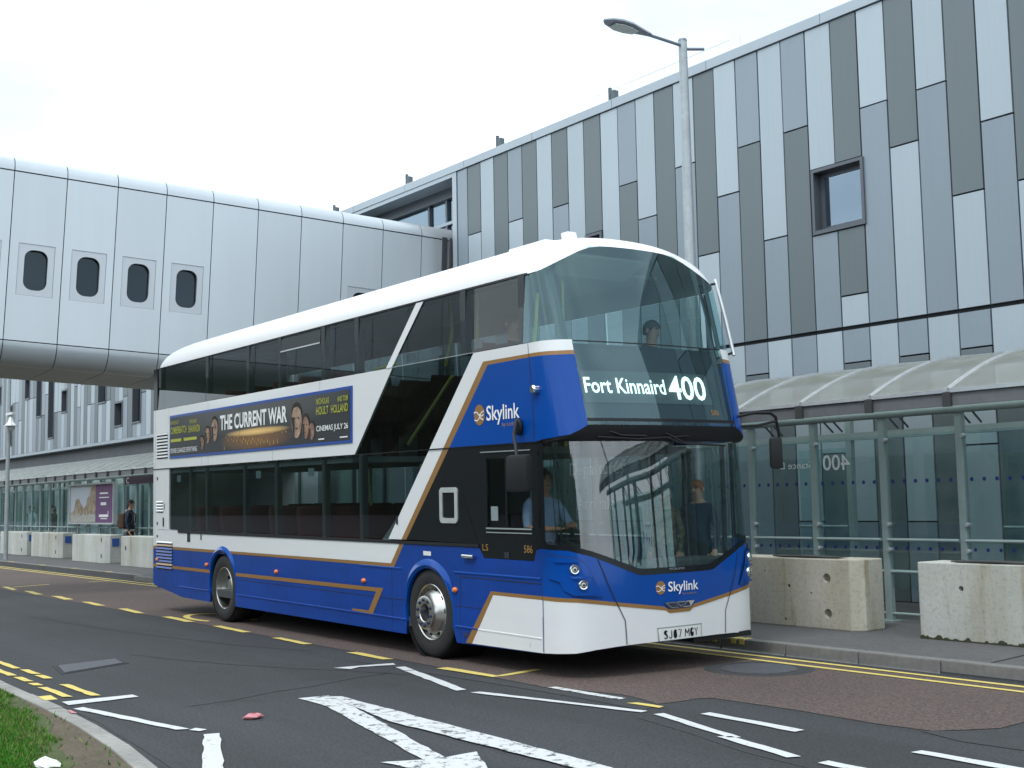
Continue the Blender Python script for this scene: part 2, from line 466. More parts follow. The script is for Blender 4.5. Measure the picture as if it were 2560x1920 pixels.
class MB:
    def __init__(self):
        self.v, self.f = [], []

    def add(self, vs, fs):
        k = len(self.v)
        self.v += [tuple(a) for a in vs]
        self.f += [tuple(i + k for i in q) for q in fs]
        return self

    def box(self, x0, y0, z0, x1, y1, z1):
        vs = [(x, y, z) for z in (z0, z1) for y in (y0, y1) for x in (x0, x1)]
        return self.add(vs, [(0, 2, 3, 1), (4, 5, 7, 6), (0, 1, 5, 4), (2, 6, 7, 3), (0, 4, 6, 2), (1, 3, 7, 5)])

    def prism(self, poly, vec):
        """Closed polygon (3D points) extruded along vec."""
        n = len(poly)
        vec = Vector(vec)
        a = [Vector(q) for q in poly]
        return self.add(a + [q + vec for q in a],
                        [tuple(range(n - 1, -1, -1)), tuple(range(n, 2 * n))] + [(i, (i + 1) % n, n + (i + 1) % n, n + i) for i in range(n)])

    def tube(self, path, r, n=8, caps=True):
        path = [Vector(q) for q in path]
        rs = r if isinstance(r, (list, tuple)) else [r] * len(path)
        up = None
        rings = []
        for i, q in enumerate(path):
            t = (path[min(i + 1, len(path) - 1)] - path[max(i - 1, 0)]).normalized()
            if up is None:
                up = t.orthogonal().normalized()
            up = (up - t * up.dot(t)).normalized()
            s = t.cross(up)
            rings.append([q + (up * math.cos(2 * math.pi * k / n) + s * math.sin(2 * math.pi * k / n)) * rs[i] for k in range(n)])
        vs = [a for ring in rings for a in ring]
        fs = []
        for i in range(len(path) - 1):
            for k in range(n):
                fs.append((i * n + k, i * n + (k + 1) % n, (i + 1) * n + (k + 1) % n, (i + 1) * n + k))
        if caps:
            fs.append(tuple(range(n - 1, -1, -1)))
            fs.append(tuple((len(path) - 1) * n + k for k in range(n)))
        return self.add(vs, fs)

    def lathe(self, prof, axis='y', c=(0, 0, 0), n=32):
        """prof: [(radius, along)] turned about an axis through c."""
        vs, fs = [], []
        for (r, h) in prof:
            for k in range(n):
                a = 2 * math.pi * k / n
                if axis == 'y':
                    q = (c[0] + r * math.cos(a), c[1] + h, c[2] + r * math.sin(a))
                elif axis == 'z':
                    q = (c[0] + r * math.cos(a), c[1] + r * math.sin(a), c[2] + h)
                else:
                    q = (c[0] + h, c[1] + r * math.cos(a), c[2] + r * math.sin(a))
                vs.append(q)
        for i in range(len(prof) - 1):
            for k in range(n):
                fs.append((i * n + k, (i + 1) * n + k, (i + 1) * n + (k + 1) % n, i * n + (k + 1) % n))
        return self.add(vs, fs)

    def sphere(self, c, rx, ry, rz, n=12, m=8):
        vs, fs = [], []
        for i in range(m + 1):
            t = math.pi * i / m
            for k in range(n):
                a = 2 * math.pi * k / n
                vs.append((c[0] + rx * math.sin(t) * math.cos(a), c[1] + ry * math.sin(t) * math.sin(a), c[2] + rz * math.cos(t)))
        for i in range(m):
            for k in range(n):
                fs.append((i * n + k, (i + 1) * n + k, (i + 1) * n + (k + 1) % n, i * n + (k + 1) % n))
        return self.add(vs, fs)

    def mesh(self, name, m, smooth=False, bevel=0.0, weld=False):
        me = bpy.data.meshes.new(name)
        me.from_pydata(self.v, [], self.f)
        me.materials.append(MATS[m])
        bm = bmesh.new()
        bm.from_mesh(me)
        if weld:
            bmesh.ops.remove_doubles(bm, verts=bm.verts, dist=1e-5)
        bmesh.ops.recalc_face_normals(bm, faces=bm.faces)
        if bevel > 0:
            bmesh.ops.bevel(bm, geom=list(bm.edges), offset=bevel, segments=2, affect='EDGES', profile=0.6)
        if smooth:
            for q in bm.faces:
                q.smooth = True
            for e in bm.edges:
                if len(e.link_faces) == 1:
                    e.smooth = False
                if len(e.link_faces) == 2 and e.calc_face_angle(0) > math.radians(38):
                    e.smooth = False
        bm.to_mesh(me)
        bm.free()
        return me

    def build(self, name, m, parent=None, smooth=False, bevel=0.0, loc=(0, 0, 0), weld=False):
        return put(name, self.mesh(name, m, smooth, bevel, weld), parent, loc)

def add_mat(me, *names):
    for q in names:
        me.materials.append(MATS[q])

UNIT = {}
def slab(name, m, parent, x0, x1, y0, y1, z0, z1):
    """A box that shares one cube mesh per material."""
    if m not in UNIT:
        UNIT[m] = MB().box(-.5, -.5, -.5, .5, .5, .5).mesh('slab_' + m, m)
    return put(name, UNIT[m], parent, ((x0 + x1) / 2, (y0 + y1) / 2, (z0 + z1) / 2), (abs(x1 - x0), abs(y1 - y0), abs(z1 - z0)))

def flat(name, poly, z, m, parent=None):
    me = bpy.data.meshes.new(name)
    me.from_pydata([(x, y, z) for x, y in poly], [], [tuple(range(len(poly)))])
    me.materials.append(MATS[m])
    me.validate()
    bm = bmesh.new()
    bm.from_mesh(me)
    for fc in bm.faces:
        if fc.normal.z < 0:
            fc.normal_flip()
    bmesh.ops.triangulate(bm, faces=bm.faces)
    bm.to_mesh(me)
    bm.free()
    return put(name, me, parent)

TXT = {}
def text_tris(body, bold=0.0):
    """Lettering as (vertices scaled to a unit box, faces, aspect)."""
    key = (body, bold)
    if key in TXT:
        return TXT[key]
    cu = bpy.data.curves.new('lettering', 'FONT')
    cu.body = body
    cu.offset = bold
    cu.resolution_u = 3
    ob = bpy.data.objects.new('lettering', cu)
    link(ob)
    dg = bpy.context.evaluated_depsgraph_get()
    me = bpy.data.meshes.new_from_object(ob.evaluated_get(dg))
    vs = [Vector(v.co) for v in me.vertices]
    fs = [tuple(q.vertices) for q in me.polygons]
    x0, x1 = min(v.x for v in vs), max(v.x for v in vs)
    y0, y1 = min(v.y for v in vs), max(v.y for v in vs)
    vs = [((v.x - x0) / (x1 - x0), (v.y - y0) / (y1 - y0)) for v in vs]
    bpy.data.objects.remove(ob)
    bpy.data.curves.remove(cu)
    bpy.data.meshes.remove(me)
    TXT[key] = (vs, fs, (x1 - x0) / (y1 - y0))
    return TXT[key]

# ------------------------------------------------------------------ ground
road = flat('road', [(-320, -260), (260, -260), (260, 9.93), (-320, 9.93)], 0.0, 'asphalt')
tag(road, kind='structure')
lane = flat('bus_lane', [(-140, 6.92), (-17.1, 6.93), (-12.7, 6.87), (-11.3, 6.86), (-9.1, 6.80), (-8.6, 6.78), (-8.25, 6.92), (-7.9, 7.0), (-7.6, 6.95), (-7.36, 6.88), (-7.33, 7.1),
                         (-7.34, 7.28), (-7.28, 7.42), (-6.98, 7.43), (-6.38, 7.46), (-5.67, 7.43), (-5.25, 7.48), (-5.11, 7.7), (-5.0, 7.91), (-5.02, 8.25), (-4.6, 8.7), (-4.0, 9.0), (-2, 9.3), (20, 9.4), (20, 9.78), (-140, 9.78)], 0.004, 'red_asphalt')
tag(lane, kind='structure')
patch_l = flat('tarmac_patch', [(-11.6, 6.45), (-10.9, 6.62), (-10.1, 6.72), (-9.4, 6.72), (-8.65, 6.74), (-8.25, 6.90), (-7.9, 6.98), (-7.6, 6.93), (-7.36, 6.86), (-7.2, 6.6), (-7.9, 6.62), (-8.8, 6.6), (-9.6, 6.55), (-10.6, 6.5)], 0.0035, 'asphalt_patch')
tag(patch_l, kind='structure')
patch_r = flat('tarmac_patch', [(-5.3, 7.42), (-4.9, 7.3), (-4.3, 7.35), (-3.6, 7.5), (-3.0, 8.4), (-3.4, 8.9), (-4.6, 8.66), (-4.98, 8.25), (-4.96, 7.91), (-5.07, 7.68)], 0.0038, 'asphalt_patch')
tag(patch_r, kind='structure')

def seam_line(pts, w, z, m='asphalt_patch'):
    left, right = [], []
    for i, q in enumerate(pts):
        a, b = Vector((*pts[max(i - 1, 0)], 0)), Vector((*pts[min(i + 1, len(pts) - 1)], 0))
        t = (b - a).normalized()
        nn = Vector((-t.y, t.x, 0)) * w * random.uniform(.4, .7)
        left.append((q[0] + nn.x, q[1] + nn.y))
        right.append((q[0] - nn.x, q[1] - nn.y))
    return flat('tar_seam', left + right[::-1], z, m, road)

seam_line([(-13.9, 4.9), (-12.9, 5.15), (-12.2, 5.4), (-11.4, 5.75), (-10.9, 6.05), (-10.2, 6.35), (-9.9, 6.7)], .03, .003)
seam_line([(-9.9, 4.0), (-9.95, 4.4), (-10.15, 4.9), (-10.2, 5.3), (-10.4, 5.8), (-10.5, 6.3)], .035, .003)
seam_line([(-20, 5.5), (-17.5, 5.65), (-15.5, 5.9), (-13.8, 6.2), (-12.7, 6.55)], .03, .003)
seam_line([(-10.35, 3.22), (-9.6, 3.2), (-9.0, 3.14), (-8.4, 3.08), (-7.8, 3.03), (-7.2, 2.95)], .05, .003)
seam_line([(-7.0, 6.35), (-6.3, 6.2), (-5.6, 6.0), (-4.6, 5.9)], .02, .003)

def paint(poly, m='yellow_paint', z=.008, name='lane_marking', parent=None):
    # ragged outline: thermoplastic never has a ruler-straight edge
    out = []
    for i, a in enumerate(poly):
        b = poly[(i + 1) % len(poly)]
        L = math.hypot(b[0] - a[0], b[1] - a[1])
        n = max(1, int(L / .12))
        nx, ny = -(b[1] - a[1]) / max(L, 1e-6), (b[0] - a[0]) / max(L, 1e-6)
        for k in range(n):
            t = k / n
            j = random.uniform(-.008, .008) if k else 0
            out.append((a[0] + (b[0] - a[0]) * t + nx * j, a[1] + (b[1] - a[1]) * t + ny * j))
    return flat(name, out, z, m, parent or road)

for d in [[(-28.3, 7.18), (-28.2, 7.28), (-27.04, 7.17), (-26.94, 7.05)], [(-26.46, 7.14), (-26.2, 7.23), (-24.95, 7.11), (-25.09, 6.99)],
          [(-24.44, 7.1), (-24.2, 7.2), (-23.1, 7.12), (-23.2, 6.98)], [(-22.4, 7.05), (-22.2, 7.15), (-21.15, 7.06), (-21.3, 6.95)],
          [(-20.36, 7.0), (-20.2, 7.11), (-19.05, 6.99), (-19.24, 6.89)], [(-18.25, 6.94), (-18.2, 7.07), (-17.1, 7.0), (-17.15, 6.88)],
          [(-16.28, 6.91), (-16.23, 7.02), (-15.1, 6.95), (-15.15, 6.84)], [(-14.25, 6.83), (-14.18, 6.93), (-13.25, 6.88), (-13.3, 6.78)],
          [(-12.21, 6.75), (-12.16, 6.86), (-11.32, 6.83), (-11.39, 6.73)], [(-10.39, 6.75), (-10.38, 6.88), (-9.5, 6.89), (-9.5, 6.80)],
          [(-9.56, 6.88), (-9.66, 7.42), (-9.58, 7.44), (-9.48, 6.9)], [(-8.15, 6.75), (-8.0, 6.86), (-7.72, 6.87), (-7.85, 6.76)] if False else [(-7.55, 6.72), (-7.5, 6.8), (-7.22, 6.82), (-7.2, 6.75)],
          [(-30.5, 7.15), (-30.4, 7.28), (-29.2, 7.25), (-29.3, 7.12)], [(-32.6, 7.2), (-32.5, 7.33), (-31.2, 7.3), (-31.3, 7.17)], [(-34.8, 7.2), (-34.7, 7.35), (-33.3, 7.3), (-33.4, 7.2)],
          [(-27.98, 7.3), (-28.38, 8.2), (-28.28, 8.2), (-27.88, 7.3)], [(-28.5, 9.1), (-28.45, 9.6), (-28.35, 9.6), (-28.4, 9.1)]]:
    paint(d, 'yellow_paint')
# letter O of the lane legend, just behind the rear wheel
ring = []
for k in range(25):
    a = math.pi * (0.15 + 1.5 * k / 24)
    ring.append((-17.4 + .95 * math.cos(a), 7.5 + .42 * math.sin(a)))
ring2 = [(-17.4 + .80 * math.cos(math.pi * (0.15 + 1.5 * k / 24)), 7.5 + .33 * math.sin(math.pi * (0.15 + 1.5 * k / 24))) for k in range(24, -1, -1)]
flat('lane_marking', ring + ring2, .0085, 'yellow_paint', road)
for y0 in (9.42, 9.665):
    xs = [-64 + 1.0 * k for k in range(75)]
    lo = [(x, y0 + random.uniform(-.006, .006) + (.12 if x < -24 else 0)) for x in xs]
    hi = [(x, y0 + .075 + random.uniform(-.006, .006) + (.12 if x < -24 else 0)) for x in xs]
    flat('lane_marking', lo + hi[::-1], .009, 'yellow_paint', road)
# white lines of the junction
for d in [[(-11.15, 6.02), (-10.95, 6.1), (-11.03, 6.25), (-10.91, 6.6), (-11.04, 6.65), (-11.11, 6.3)],
          [(-10.75, 6.50), (-10.73, 6.60), (-10.45, 6.53), (-10.47, 6.43)], [(-10.44, 6.42), (-10.42, 6.52), (-9.03, 6.18), (-9.04, 6.08)],
          [(-8.87, 6.11), (-8.85, 6.20), (-7.16, 6.59), (-7.14, 6.51)], [(-7.02, 6.52), (-7.0, 6.61), (-5.95, 6.33), (-6.0, 6.26)],
          [(-6.08, 6.23), (-6.02, 6.31), (-5.27, 6.14), (-5.31, 6.05)], [(-6.79, 6.79), (-6.79, 6.89), (-5.84, 6.85), (-5.84, 6.75)],
          [(-4.9, 6.75), (-4.89, 6.85), (-3.9, 6.85), (-3.95, 6.74)], [(-5.08, 6.07), (-5.08, 6.17), (-4.1, 6.15), (-4.1, 6.05)],
          [(-10.85, 3.26), (-10.83, 3.86), (-10.67, 3.86), (-10.63, 3.25)], [(-10.41, 3.22), (-10.44, 3.31), (-8.86, 3.59), (-8.9, 3.5)], [(-8.82, 3.57), (-8.87, 3.64), (-8.75, 3.68), (-8.72, 3.61)],
          [(-8.58, 3.58), (-8.55, 3.69), (-6.9, 3.02), (-7.0, 2.92)]]:
    paint(d, 'white_paint')
paint([(-8.64, 6.77), (-8.62, 6.85), (-7.73, 6.88), (-7.71, 6.78)], 'white_paint_worn', .0085)
# the big worn arrow
paint([(-9.62, 4.85), (-9.58, 5.12), (-9.2, 5.05), (-8.85, 4.98), (-6.74, 4.44), (-6.76, 4.70), (-5.9, 4.25), (-6.9, 4.05), (-6.78, 4.30), (-9.05, 4.83), (-9.31, 4.85)], 'white_paint_worn', .008)
paint([(-9.5, 5.10), (-9.43, 5.17), (-5.4, 5.02), (-5.4, 4.86), (-8.1, 4.85), (-8.85, 4.98)], 'white_paint_worn', .0115)
# double yellow beside the verge, broken up
for x0, x1, y, o in [(-16.0, -13.45, 3.55, 0), (-13.35, -12.85, 3.58, 0), (-12.8, -12.42, 3.57, 0), (-11.95, -10.98, 3.56, 0), (-16.0, -12.9, 3.36, 0), (-12.8, -12.35, 3.37, 0), (-11.9, -11.08, 3.35, 0), (-12.25, -12.0, 3.36, 0)]:
    paint([(x0, y), (x0 + .05, y + .075), (x1, y + .075), (x1 - .05, y)], 'yellow_paint')

cover = MB().box(-13.36, 3.97, -.04, -12.9, 4.62, .012)
me = MB().prism([(-13.39, 3.98, -.03), (-13.54, 4.63, -.03), (-13.12, 4.58, -.03), (-12.76, 3.86, -.03)], (0, 0, .042)).mesh('drain_cover', 'iron', bevel=.006)
dc = put('drain_cover', me)
dc.location = (0, 0, 0)
tag(dc, 'flat grey rectangular iron inspection cover set in the tarmac', 'drain cover')
me = MB().prism([(-13.43, 3.93, .0), (-13.58, 4.68, .0), (-13.08, 4.62, .0), (-12.68, 3.80, .0)], (0, 0, .004)).mesh('cover_frame', 'dark_gap')
o = put('cover_frame', me, dc)
mh = MB().lathe([(0, .012), (.3, .012), (.31, .009), (.36, .009), (.36, 0)], 'z', (-8.2, 9.0, 0), 40).build('manhole_cover', 'iron')
tag(mh, 'round dark manhole cover in the red lane beside the double yellow lines', 'manhole')
MB().lathe([(.37, .0065), (.52, .0062), (.52, .003)], 'z', (-8.2, 9.0, 0), 40).build('tarmac_collar', 'asphalt_patch', mh)

# pavement and its kerb of single stones
pav = MB().box(-150, 10.08, -.3, 60, 60, .12).build('pavement', 'pavement')
tag(pav, kind='structure')
kerb = MB().box(-150, 9.94, -.3, 60, 10.08, .02).build('kerb', 'asphalt_patch')
tag(kerb, kind='structure')
ks = MB().box(-.452, -.07, -.1, .452, .07, .06).mesh('kerb_stone', 'kerb_stone', bevel=.012)
ksy = MB().box(-.452, -.07, -.1, .452, .07, .06).mesh('kerb_stone_marked', 'kerb_stone', bevel=.012)
for k in range(92):
    x = -5.9 + .915 * (k - 76) + .42
    o = put('kerb_stone', ks, kerb, (x, 10.01 + random.uniform(-.004, .004) + (0.18 if x < -28 else 0), .064 + random.uniform(-.002, .002)))
for x in (-39.1, -35.9, -33.0, -30.3, -9.75, -9.35):
    dy = .18 if x < -28 else 0
    MB().box(x - .09, 9.935 + dy, .07, x - .02, 10.075 + dy, .1275).build('kerb_marking', 'yellow_paint', kerb)
    MB().box(x + .03, 9.935 + dy, .07, x + .10, 10.075 + dy, .1275).build('kerb_marking', 'yellow_paint', kerb)
flat('tar_seam', [(-6.45, 10.09), (-6.42, 10.09), (-6.55, 11.2), (-6.6, 11.2)], .1225, 'dark_gap', pav)

# grass verge in the corner
KO = [(-30, 3.05), (-20, 3.05), (-14, 3.04), (-11.99, 3.04), (-11.18, 3.02), (-10.46, 3.01), (-9.98, 3.0), (-9.45, 2.98), (-8.70, 2.93), (-7.86, 2.84), (-7.22, 2.74), (-6.5, 2.58), (-5.8, 2.33), (-5.1, 1.95), (-4.5, 1.4), (-4.1, .7), (-3.9, -.3), (-3.9, -6)]
def offset_line(pts, d):
    out = []
    for i, q in enumerate(pts):
        a, b = pts[max(i - 1, 0)], pts[min(i + 1, len(pts) - 1)]
        L = math.hypot(b[0] - a[0], b[1] - a[1])
        out.append((q[0] + (b[1] - a[1]) / L * d, q[1] - (b[0] - a[0]) / L * d))
    return out
KI = offset_line(KO, .125)
verge = MB()
n = len(KI)
verge.prism([(x, y, -.1) for x, y in KI] + [(-40, -6, -.1), (-40, 3.0, -.1)], (0, 0, .19))
vo = verge.build('verge', 'soil')
tag(vo, kind='structure')
ED = [(-40, 2.93), (-11.65, 2.97), (-10.35, 2.84), (-9.35, 2.74), (-8.57, 2.55), (-7.77, 2.40), (-6.6, 2.05), (-5.6, 1.4), (-5.2, 0), (-5.2, -6), (-40, -6)]
EJ = []
for i_ in range(len(ED)):
    a_, b_ = ED[i_], ED[(i_ + 1) % len(ED)]
    L_ = math.hypot(b_[0] - a_[0], b_[1] - a_[1])
    for k_ in range(max(1, int(L_ / .12)) if L_ < 4 else 1):
        t_ = k_ / max(1, int(L_ / .12))
        EJ.append((a_[0] + (b_[0] - a_[0]) * t_ + random.uniform(-.03, .03), a_[1] + (b_[1] - a_[1]) * t_ + random.uniform(-.03, .03)))
tag(flat('turf', EJ, .094, 'turf'), kind='structure')
vk = flat('verge_kerb', KO + KI[::-1], .03, 'asphalt_patch')
tag(vk, kind='structure')
def resample(pts, step):
    out, acc = [pts[0]], 0.0
    for a, b in zip(pts, pts[1:]):
        L = math.hypot(b[0] - a[0], b[1] - a[1])
        t = step - acc
        while t <= L:
            out.append((a[0] + (b[0] - a[0]) * t / L, a[1] + (b[1] - a[1]) * t / L))
            t += step
        acc = L - (t - step)
    return out
RO = resample(KO[1:], .915)
RI = offset_line(RO, .125)
for i in range(len(RO) - 1):
    g = .006
    a, b, c, d = Vector((*RO[i], 0)), Vector((*RO[i + 1], 0)), Vector((*RI[i + 1], 0)), Vector((*RI[i], 0))
    t = (b - a).normalized() * g
    poly = [a + t, b - t, c - t, d + t]
    z = random.uniform(-.003, .003)
    o = MB().prism([(q.x, q.y, -.08) for q in poly], (0, 0, .18 + z)).build('kerb_stone', 'kerb_pale', vk, bevel=.01)
paint([(-10.62, 2.995), (-10.62, 3.1), (-10.36, 3.08), (-10.36, 2.98)][::-1], 'yellow_paint', .106, 'kerb_marking', vk)
paint([(-9.75, 2.97), (-9.72, 2.99), (-9.55, 2.985), (-9.58, 2.95)], 'litter_pink', .106, 'kerb_marking', vk)

# blades of grass, thinning out towards the worn edge
rng = np.random.default_rng(3)
N = 60000
gx = rng.uniform(-12.8, -6.6, N * 2)
gy = rng.uniform(1.5, 3.0, N * 2)
kiy = np.interp(gx, [q[0] for q in KI], [q[1] for q in KI])
d = kiy - gy
edge = np.interp(gx, [-12.8, -11.65, -10.35, -9.35, -8.57, -7.77, -6.6], [-.1, -.04, .09, .15, .28, .36, .5]) + .04 * np.sin(gx * 5.3) + .03 * np.sin(gx * 14.1 + 1) + .03 * np.sin(gy * 19)
keep = (d > .02) & (rng.uniform(0, 1, N * 2) < np.clip((d - edge) * 7.0, .012, 1))
gx, gy = gx[keep][:N], gy[keep][:N]
n = len(gx)
h = rng.uniform(.018, .045, n)
a = rng.uniform(0, 6.283, n)
w = rng.uniform(.004, .008, n)
lx, ly = rng.normal(0, .018, n), rng.normal(0, .018, n)
z0 = np.full(n, .088)
v = np.empty((n, 3, 3))
v[:, 0] = np.stack([gx - np.cos(a) * w, gy - np.sin(a) * w, z0], 1)
v[:, 1] = np.stack([gx + np.cos(a) * w, gy + np.sin(a) * w, z0], 1)
v[:, 2] = np.stack([gx + lx, gy + ly, z0 + h], 1)
me = bpy.data.meshes.new('grass')
me.from_pydata(v.reshape(-1, 3).tolist(), [], np.arange(n * 3).reshape(-1, 3).tolist())
add_mat(me, 'grass', 'grass_dry')
mi = (rng.uniform(0, 1, n) < np.clip(.55 - (np.interp(gx, [q[0] for q in KI], [q[1] for q in KI]) - gy - .25) * 1.2, .06, .35)).astype(np.int32)
me.polygons.foreach_set('material_index', mi)
go = put('grass', me)
tag(go, 'short green grass with a worn bare edge beside the kerb', 'grass', kind='stuff')

# unseen wooded bank across the road, added to darken reflections in the glass
bank = MB()
xs = np.linspace(-800, 260, 260)
prof = [(-34, 0, 0), (-36, 5, .5), (-39, 9.5, 1.2), (-46, 12.5, 4.5), (-80, 13, 1.5)]
vs, fs = [], []
for i, x in enumerate(xs):
    for (y, z, j) in prof:
        vs.append((x, y + random.uniform(-j, j), z + (random.uniform(-j, j) if z > 0 else 0)))
m_ = len(prof)
for i in range(len(xs) - 1):
    for j in range(m_ - 1):
        fs.append((i * m_ + j, (i + 1) * m_ + j, (i + 1) * m_ + j + 1, i * m_ + j + 1))
bo = MB().add(vs, fs).build('reflection_bank', 'bank')
tag(bo, kind='structure')
# ------------------------------------------------------------------ terminal building
FY = 15.0
TONE = {'L': 'clad_light', 'M': 'clad_mid', 'D': 'clad_dark'}
tb = thing('terminal_building', (-12, FY + .5, 0), 'long terminal building clad in upright pale and dark grey panels beyond the shelter', 'building')
PW = .4933
def col_x(k):          # left edge of column k (column 2 starts at -21.61)
    return -21.61 + PW * (k - 2)
def panel(parent, x0, x1, z0, z1, tone):
    g = .012
    dy = random.uniform(-.004, .004)
    o = slab('cladding_panel', TONE[tone], parent, x0 + g, x1 - g, FY + dy, FY + .05, z0 + g, z1 - g)
    o.rotation_euler = (random.uniform(-.0015, .0015), 0, random.uniform(-.008, .008))
    return o
TOPZ = 8.95
UP = {2: 'D7.43L', 3: 'L', 4: 'D', 5: 'M7.43L', 6: 'D', 7: 'L', 8: 'D7.43M', 9: 'L', 10: 'D6.7W5.66D', 11: 'L', 12: 'M7.43D', 13: 'L6.7M', 14: 'D', 15: 'L7.43M', 16: 'D5.77L', 17: 'L6.7M',
      18: 'M7.43D', 19: 'L5.77M', 20: 'M7.43D', 21: 'L6.7W5.66M', 22: 'D6.7W5.66D4.64L', 23: 'L7.43M', 24: 'D6.7L', 25: 'L7.43M', 26: 'D5.77L', 27: 'L6.7M', 28: 'D5.77L', 29: 'L7.43M', 30: 'D', 31: 'L6.7M', 32: 'M7.43D', 33: 'L', 34: 'D5.77L'}
MID = {16: 'D', 17: 'L', 18: 'M3.62D', 19: 'L', 20: 'M', 21: 'L', 22: 'M3.62D', 23: 'L', 24: 'M3.62D', 25: 'L', 26: 'M3.62D', 27: 'L', 28: 'M'}
LOW = {18: 'M', 19: 'D', 20: 'L1.26M', 21: 'L2.28D', 22: 'L1.26M', 23: 'D', 24: 'L1.26M', 25: 'D', 26: 'L2.3L', 27: 'D', 28: 'M1.26L'}
import re
def column(parent, x0, x1, top, bot, spec):
    toks = re.findall(r'[LMDW]|[\d.]+', spec)
    z = top
    i = 0
    while i < len(toks):
        t = toks[i]
        zb = float(toks[i + 1]) if i + 1 < len(toks) else bot
        if t != 'W' and z - zb > .05:
            panel(parent, x0, x1, zb, z, t)
        z = zb
        i += 2
panel(tb, -22.0, -21.61, 4.16, TOPZ, 'M')
for k in range(2, 37):
    x0, x1 = col_x(k), col_x(k + 1)
    r = random.choice
    column(tb, x0, x1, TOPZ, 4.17, UP.get(k, r(['L', 'D5.77L', 'M7.43D', 'L6.7M'])))
    if k >= 11:
        column(tb, x0, x1, 4.13, 2.98, MID.get(k, r(['L', 'M3.62D', 'M'])))
        column(tb, x0, x1, 2.98, .12, LOW.get(k, r(['L1.26M', 'D', 'M'])))
    else:
        column(tb, x0, x1, 4.13, .12, r(['L1.26M', 'D', 'M', 'L2.3D']))
# carrier wall behind the panels, cut round the square window and the glazed bay
wb = MB()
for x0, x1, z0, z1 in [(-22.2, -17.67, 0, 8.95), (-17.17, -12.25, 0, 8.95), (-17.67, -17.17, 0, 5.66), (-17.67, -17.17, 6.7, 8.95), (-12.25, -11.21, 0, 5.66), (-12.25, -11.21, 6.7, 8.95), (-11.21, -3.5, 0, 8.95)]:
    wb.box(x0, FY + .052, z0, x1, FY + .3, z1)
wb.build('wall', 'dark_gap', tb)
MB().box(-22.2, FY + .3, 0, -3.5, FY + 14, 8.9).build('building_core', 'room_dark', tb)
MB().box(-33.9, FY + 1.1, 0, -22.2, FY + 14, 8.9).build('building_core', 'room_dark', tb)
MB().box(-4.33, FY - .01, 0, -1.0, FY + 14, 9.12).build('building_core', 'clad_mid', tb)  # unseen end block, added and cut to length for the windscreen reflection
MB().prism([(-34, FY - .03, 8.955), (-34, FY - .03, 9.12), (-34, FY + .02, 9.15), (-34, FY + .6, 9.15), (-34, FY + .6, 8.955)], (30.5, 0, 0)).build('coping', 'coping', tb, bevel=.004)
for x in np.arange(-31.5, -4, 2.45):
    slab('coping_joint', 'window_frame', tb, x, x + .008, FY - .032, FY + .3, 8.958, 9.122)
def square_window(parent, x0, x1, z0, z1, d=.16):
    w = MB().box(x0, FY - .03, z0, x0 + .05, FY + .2, z1).box(x1 - .05, FY - .03, z0, x1, FY + .2, z1).box(x0 + .05, FY - .03, z1 - .05, x1 - .05, FY + .2, z1).box(x0 + .05, FY - .03, z0, x1 - .05, FY + .2, z0 + .06)
    o = w.build('window', 'window_frame', parent)
    i = MB()
    a, b, c, e = x0 + .05, x1 - .05, z0 + .06, z1 - .05
    i.box(a, FY + d - .02, c, a + .07, FY + d + .03, e).box(b - .07, FY + d - .02, c, b, FY + d + .03, e).box(a + .07, FY + d - .02, e - .07, b - .07, FY + d + .03, e).box(a + .07, FY + d - .02, c, b - .07, FY + d + .03, c + .07)
    i.build('sash', 'window_frame', o)
    MB().box(a + .02, FY + d, c + .02, b - .02, FY + d + .008, e - .02).build('pane', 'pane_mirror', o)
    return o
square_window(tb, -12.2, -11.22, 5.665, 6.69)
square_window(tb, -17.66, -17.18, 5.665, 6.69)
# glazed bay beside the link bridge
slab('bay_jamb', 'coping', tb, -22.19, -22.03, FY - .01, FY + .6, 4.1, 8.95)
slab('bay_soffit', 'coping', tb, -34, -22.19, FY - .01, FY + .6, 8.86, 8.954)
slab('bay_header', 'window_frame', tb, -34, -22.19, FY + .45, FY + .62, 8.62, 8.86)
for x in (-31, -28.4, -25.75, -23.95, -23.2, -22.35):
    slab('mullion', 'window_frame', tb, x - .035, x + .035, FY + .5, FY + .62, 4.1, 8.62)
slab('transom', 'coping', tb, -34, -22.19, FY + .49, FY + .6, 8.02, 8.09)
xs = [-34, -31, -28.4, -25.75, -23.95, -23.2, -22.35, -22.19]
for a, b in zip(xs, xs[1:]):
    slab('pane', 'pane_mirror', tb, a + .036, b - .036, FY + .56, FY + .57, 8.10, 8.62)
    slab('pane', 'pane_mirror', tb, a + .036, b - .036, FY + .56, FY + .57, 4.2, 8.01)
MB().box(-34, FY + .9, 4.0, -22.2, FY + 1.0, 8.9).build('blind', 'interior_grey', tb)

# cable rail along the roof edge
rr = thing('roof_railing', (-17, FY + .2, 9.15), 'thin pale cable railing with dark end posts along the roof edge', 'railing')
for k in range(18):
    x = -29.36 + .918 * k
    if x > -13.6:
        break
    MB().tube([(x, FY + .2, 9.14), (x, FY + .2, 9.43)], .008, 6).build('stanchion', 'rail_white', rr)
MB().tube([(-30, FY + .2, 9.42), (-14.0, FY + .2, 9.42), (-13.75, FY + .2, 9.17)], .006, 6).build('cable', 'rail_white', rr)
for x in (-28.02, -24.42, -20.74, -17.08):
    MB().box(x - .025, FY + .17, 9.14, x + .02, FY + .23, 9.47).build('post', 'post_dark', rr)
    MB().box(x + .06, FY + .15, 9.14, x + .17, FY + .26, 9.38).build('counterweight', 'post_dark', rr)

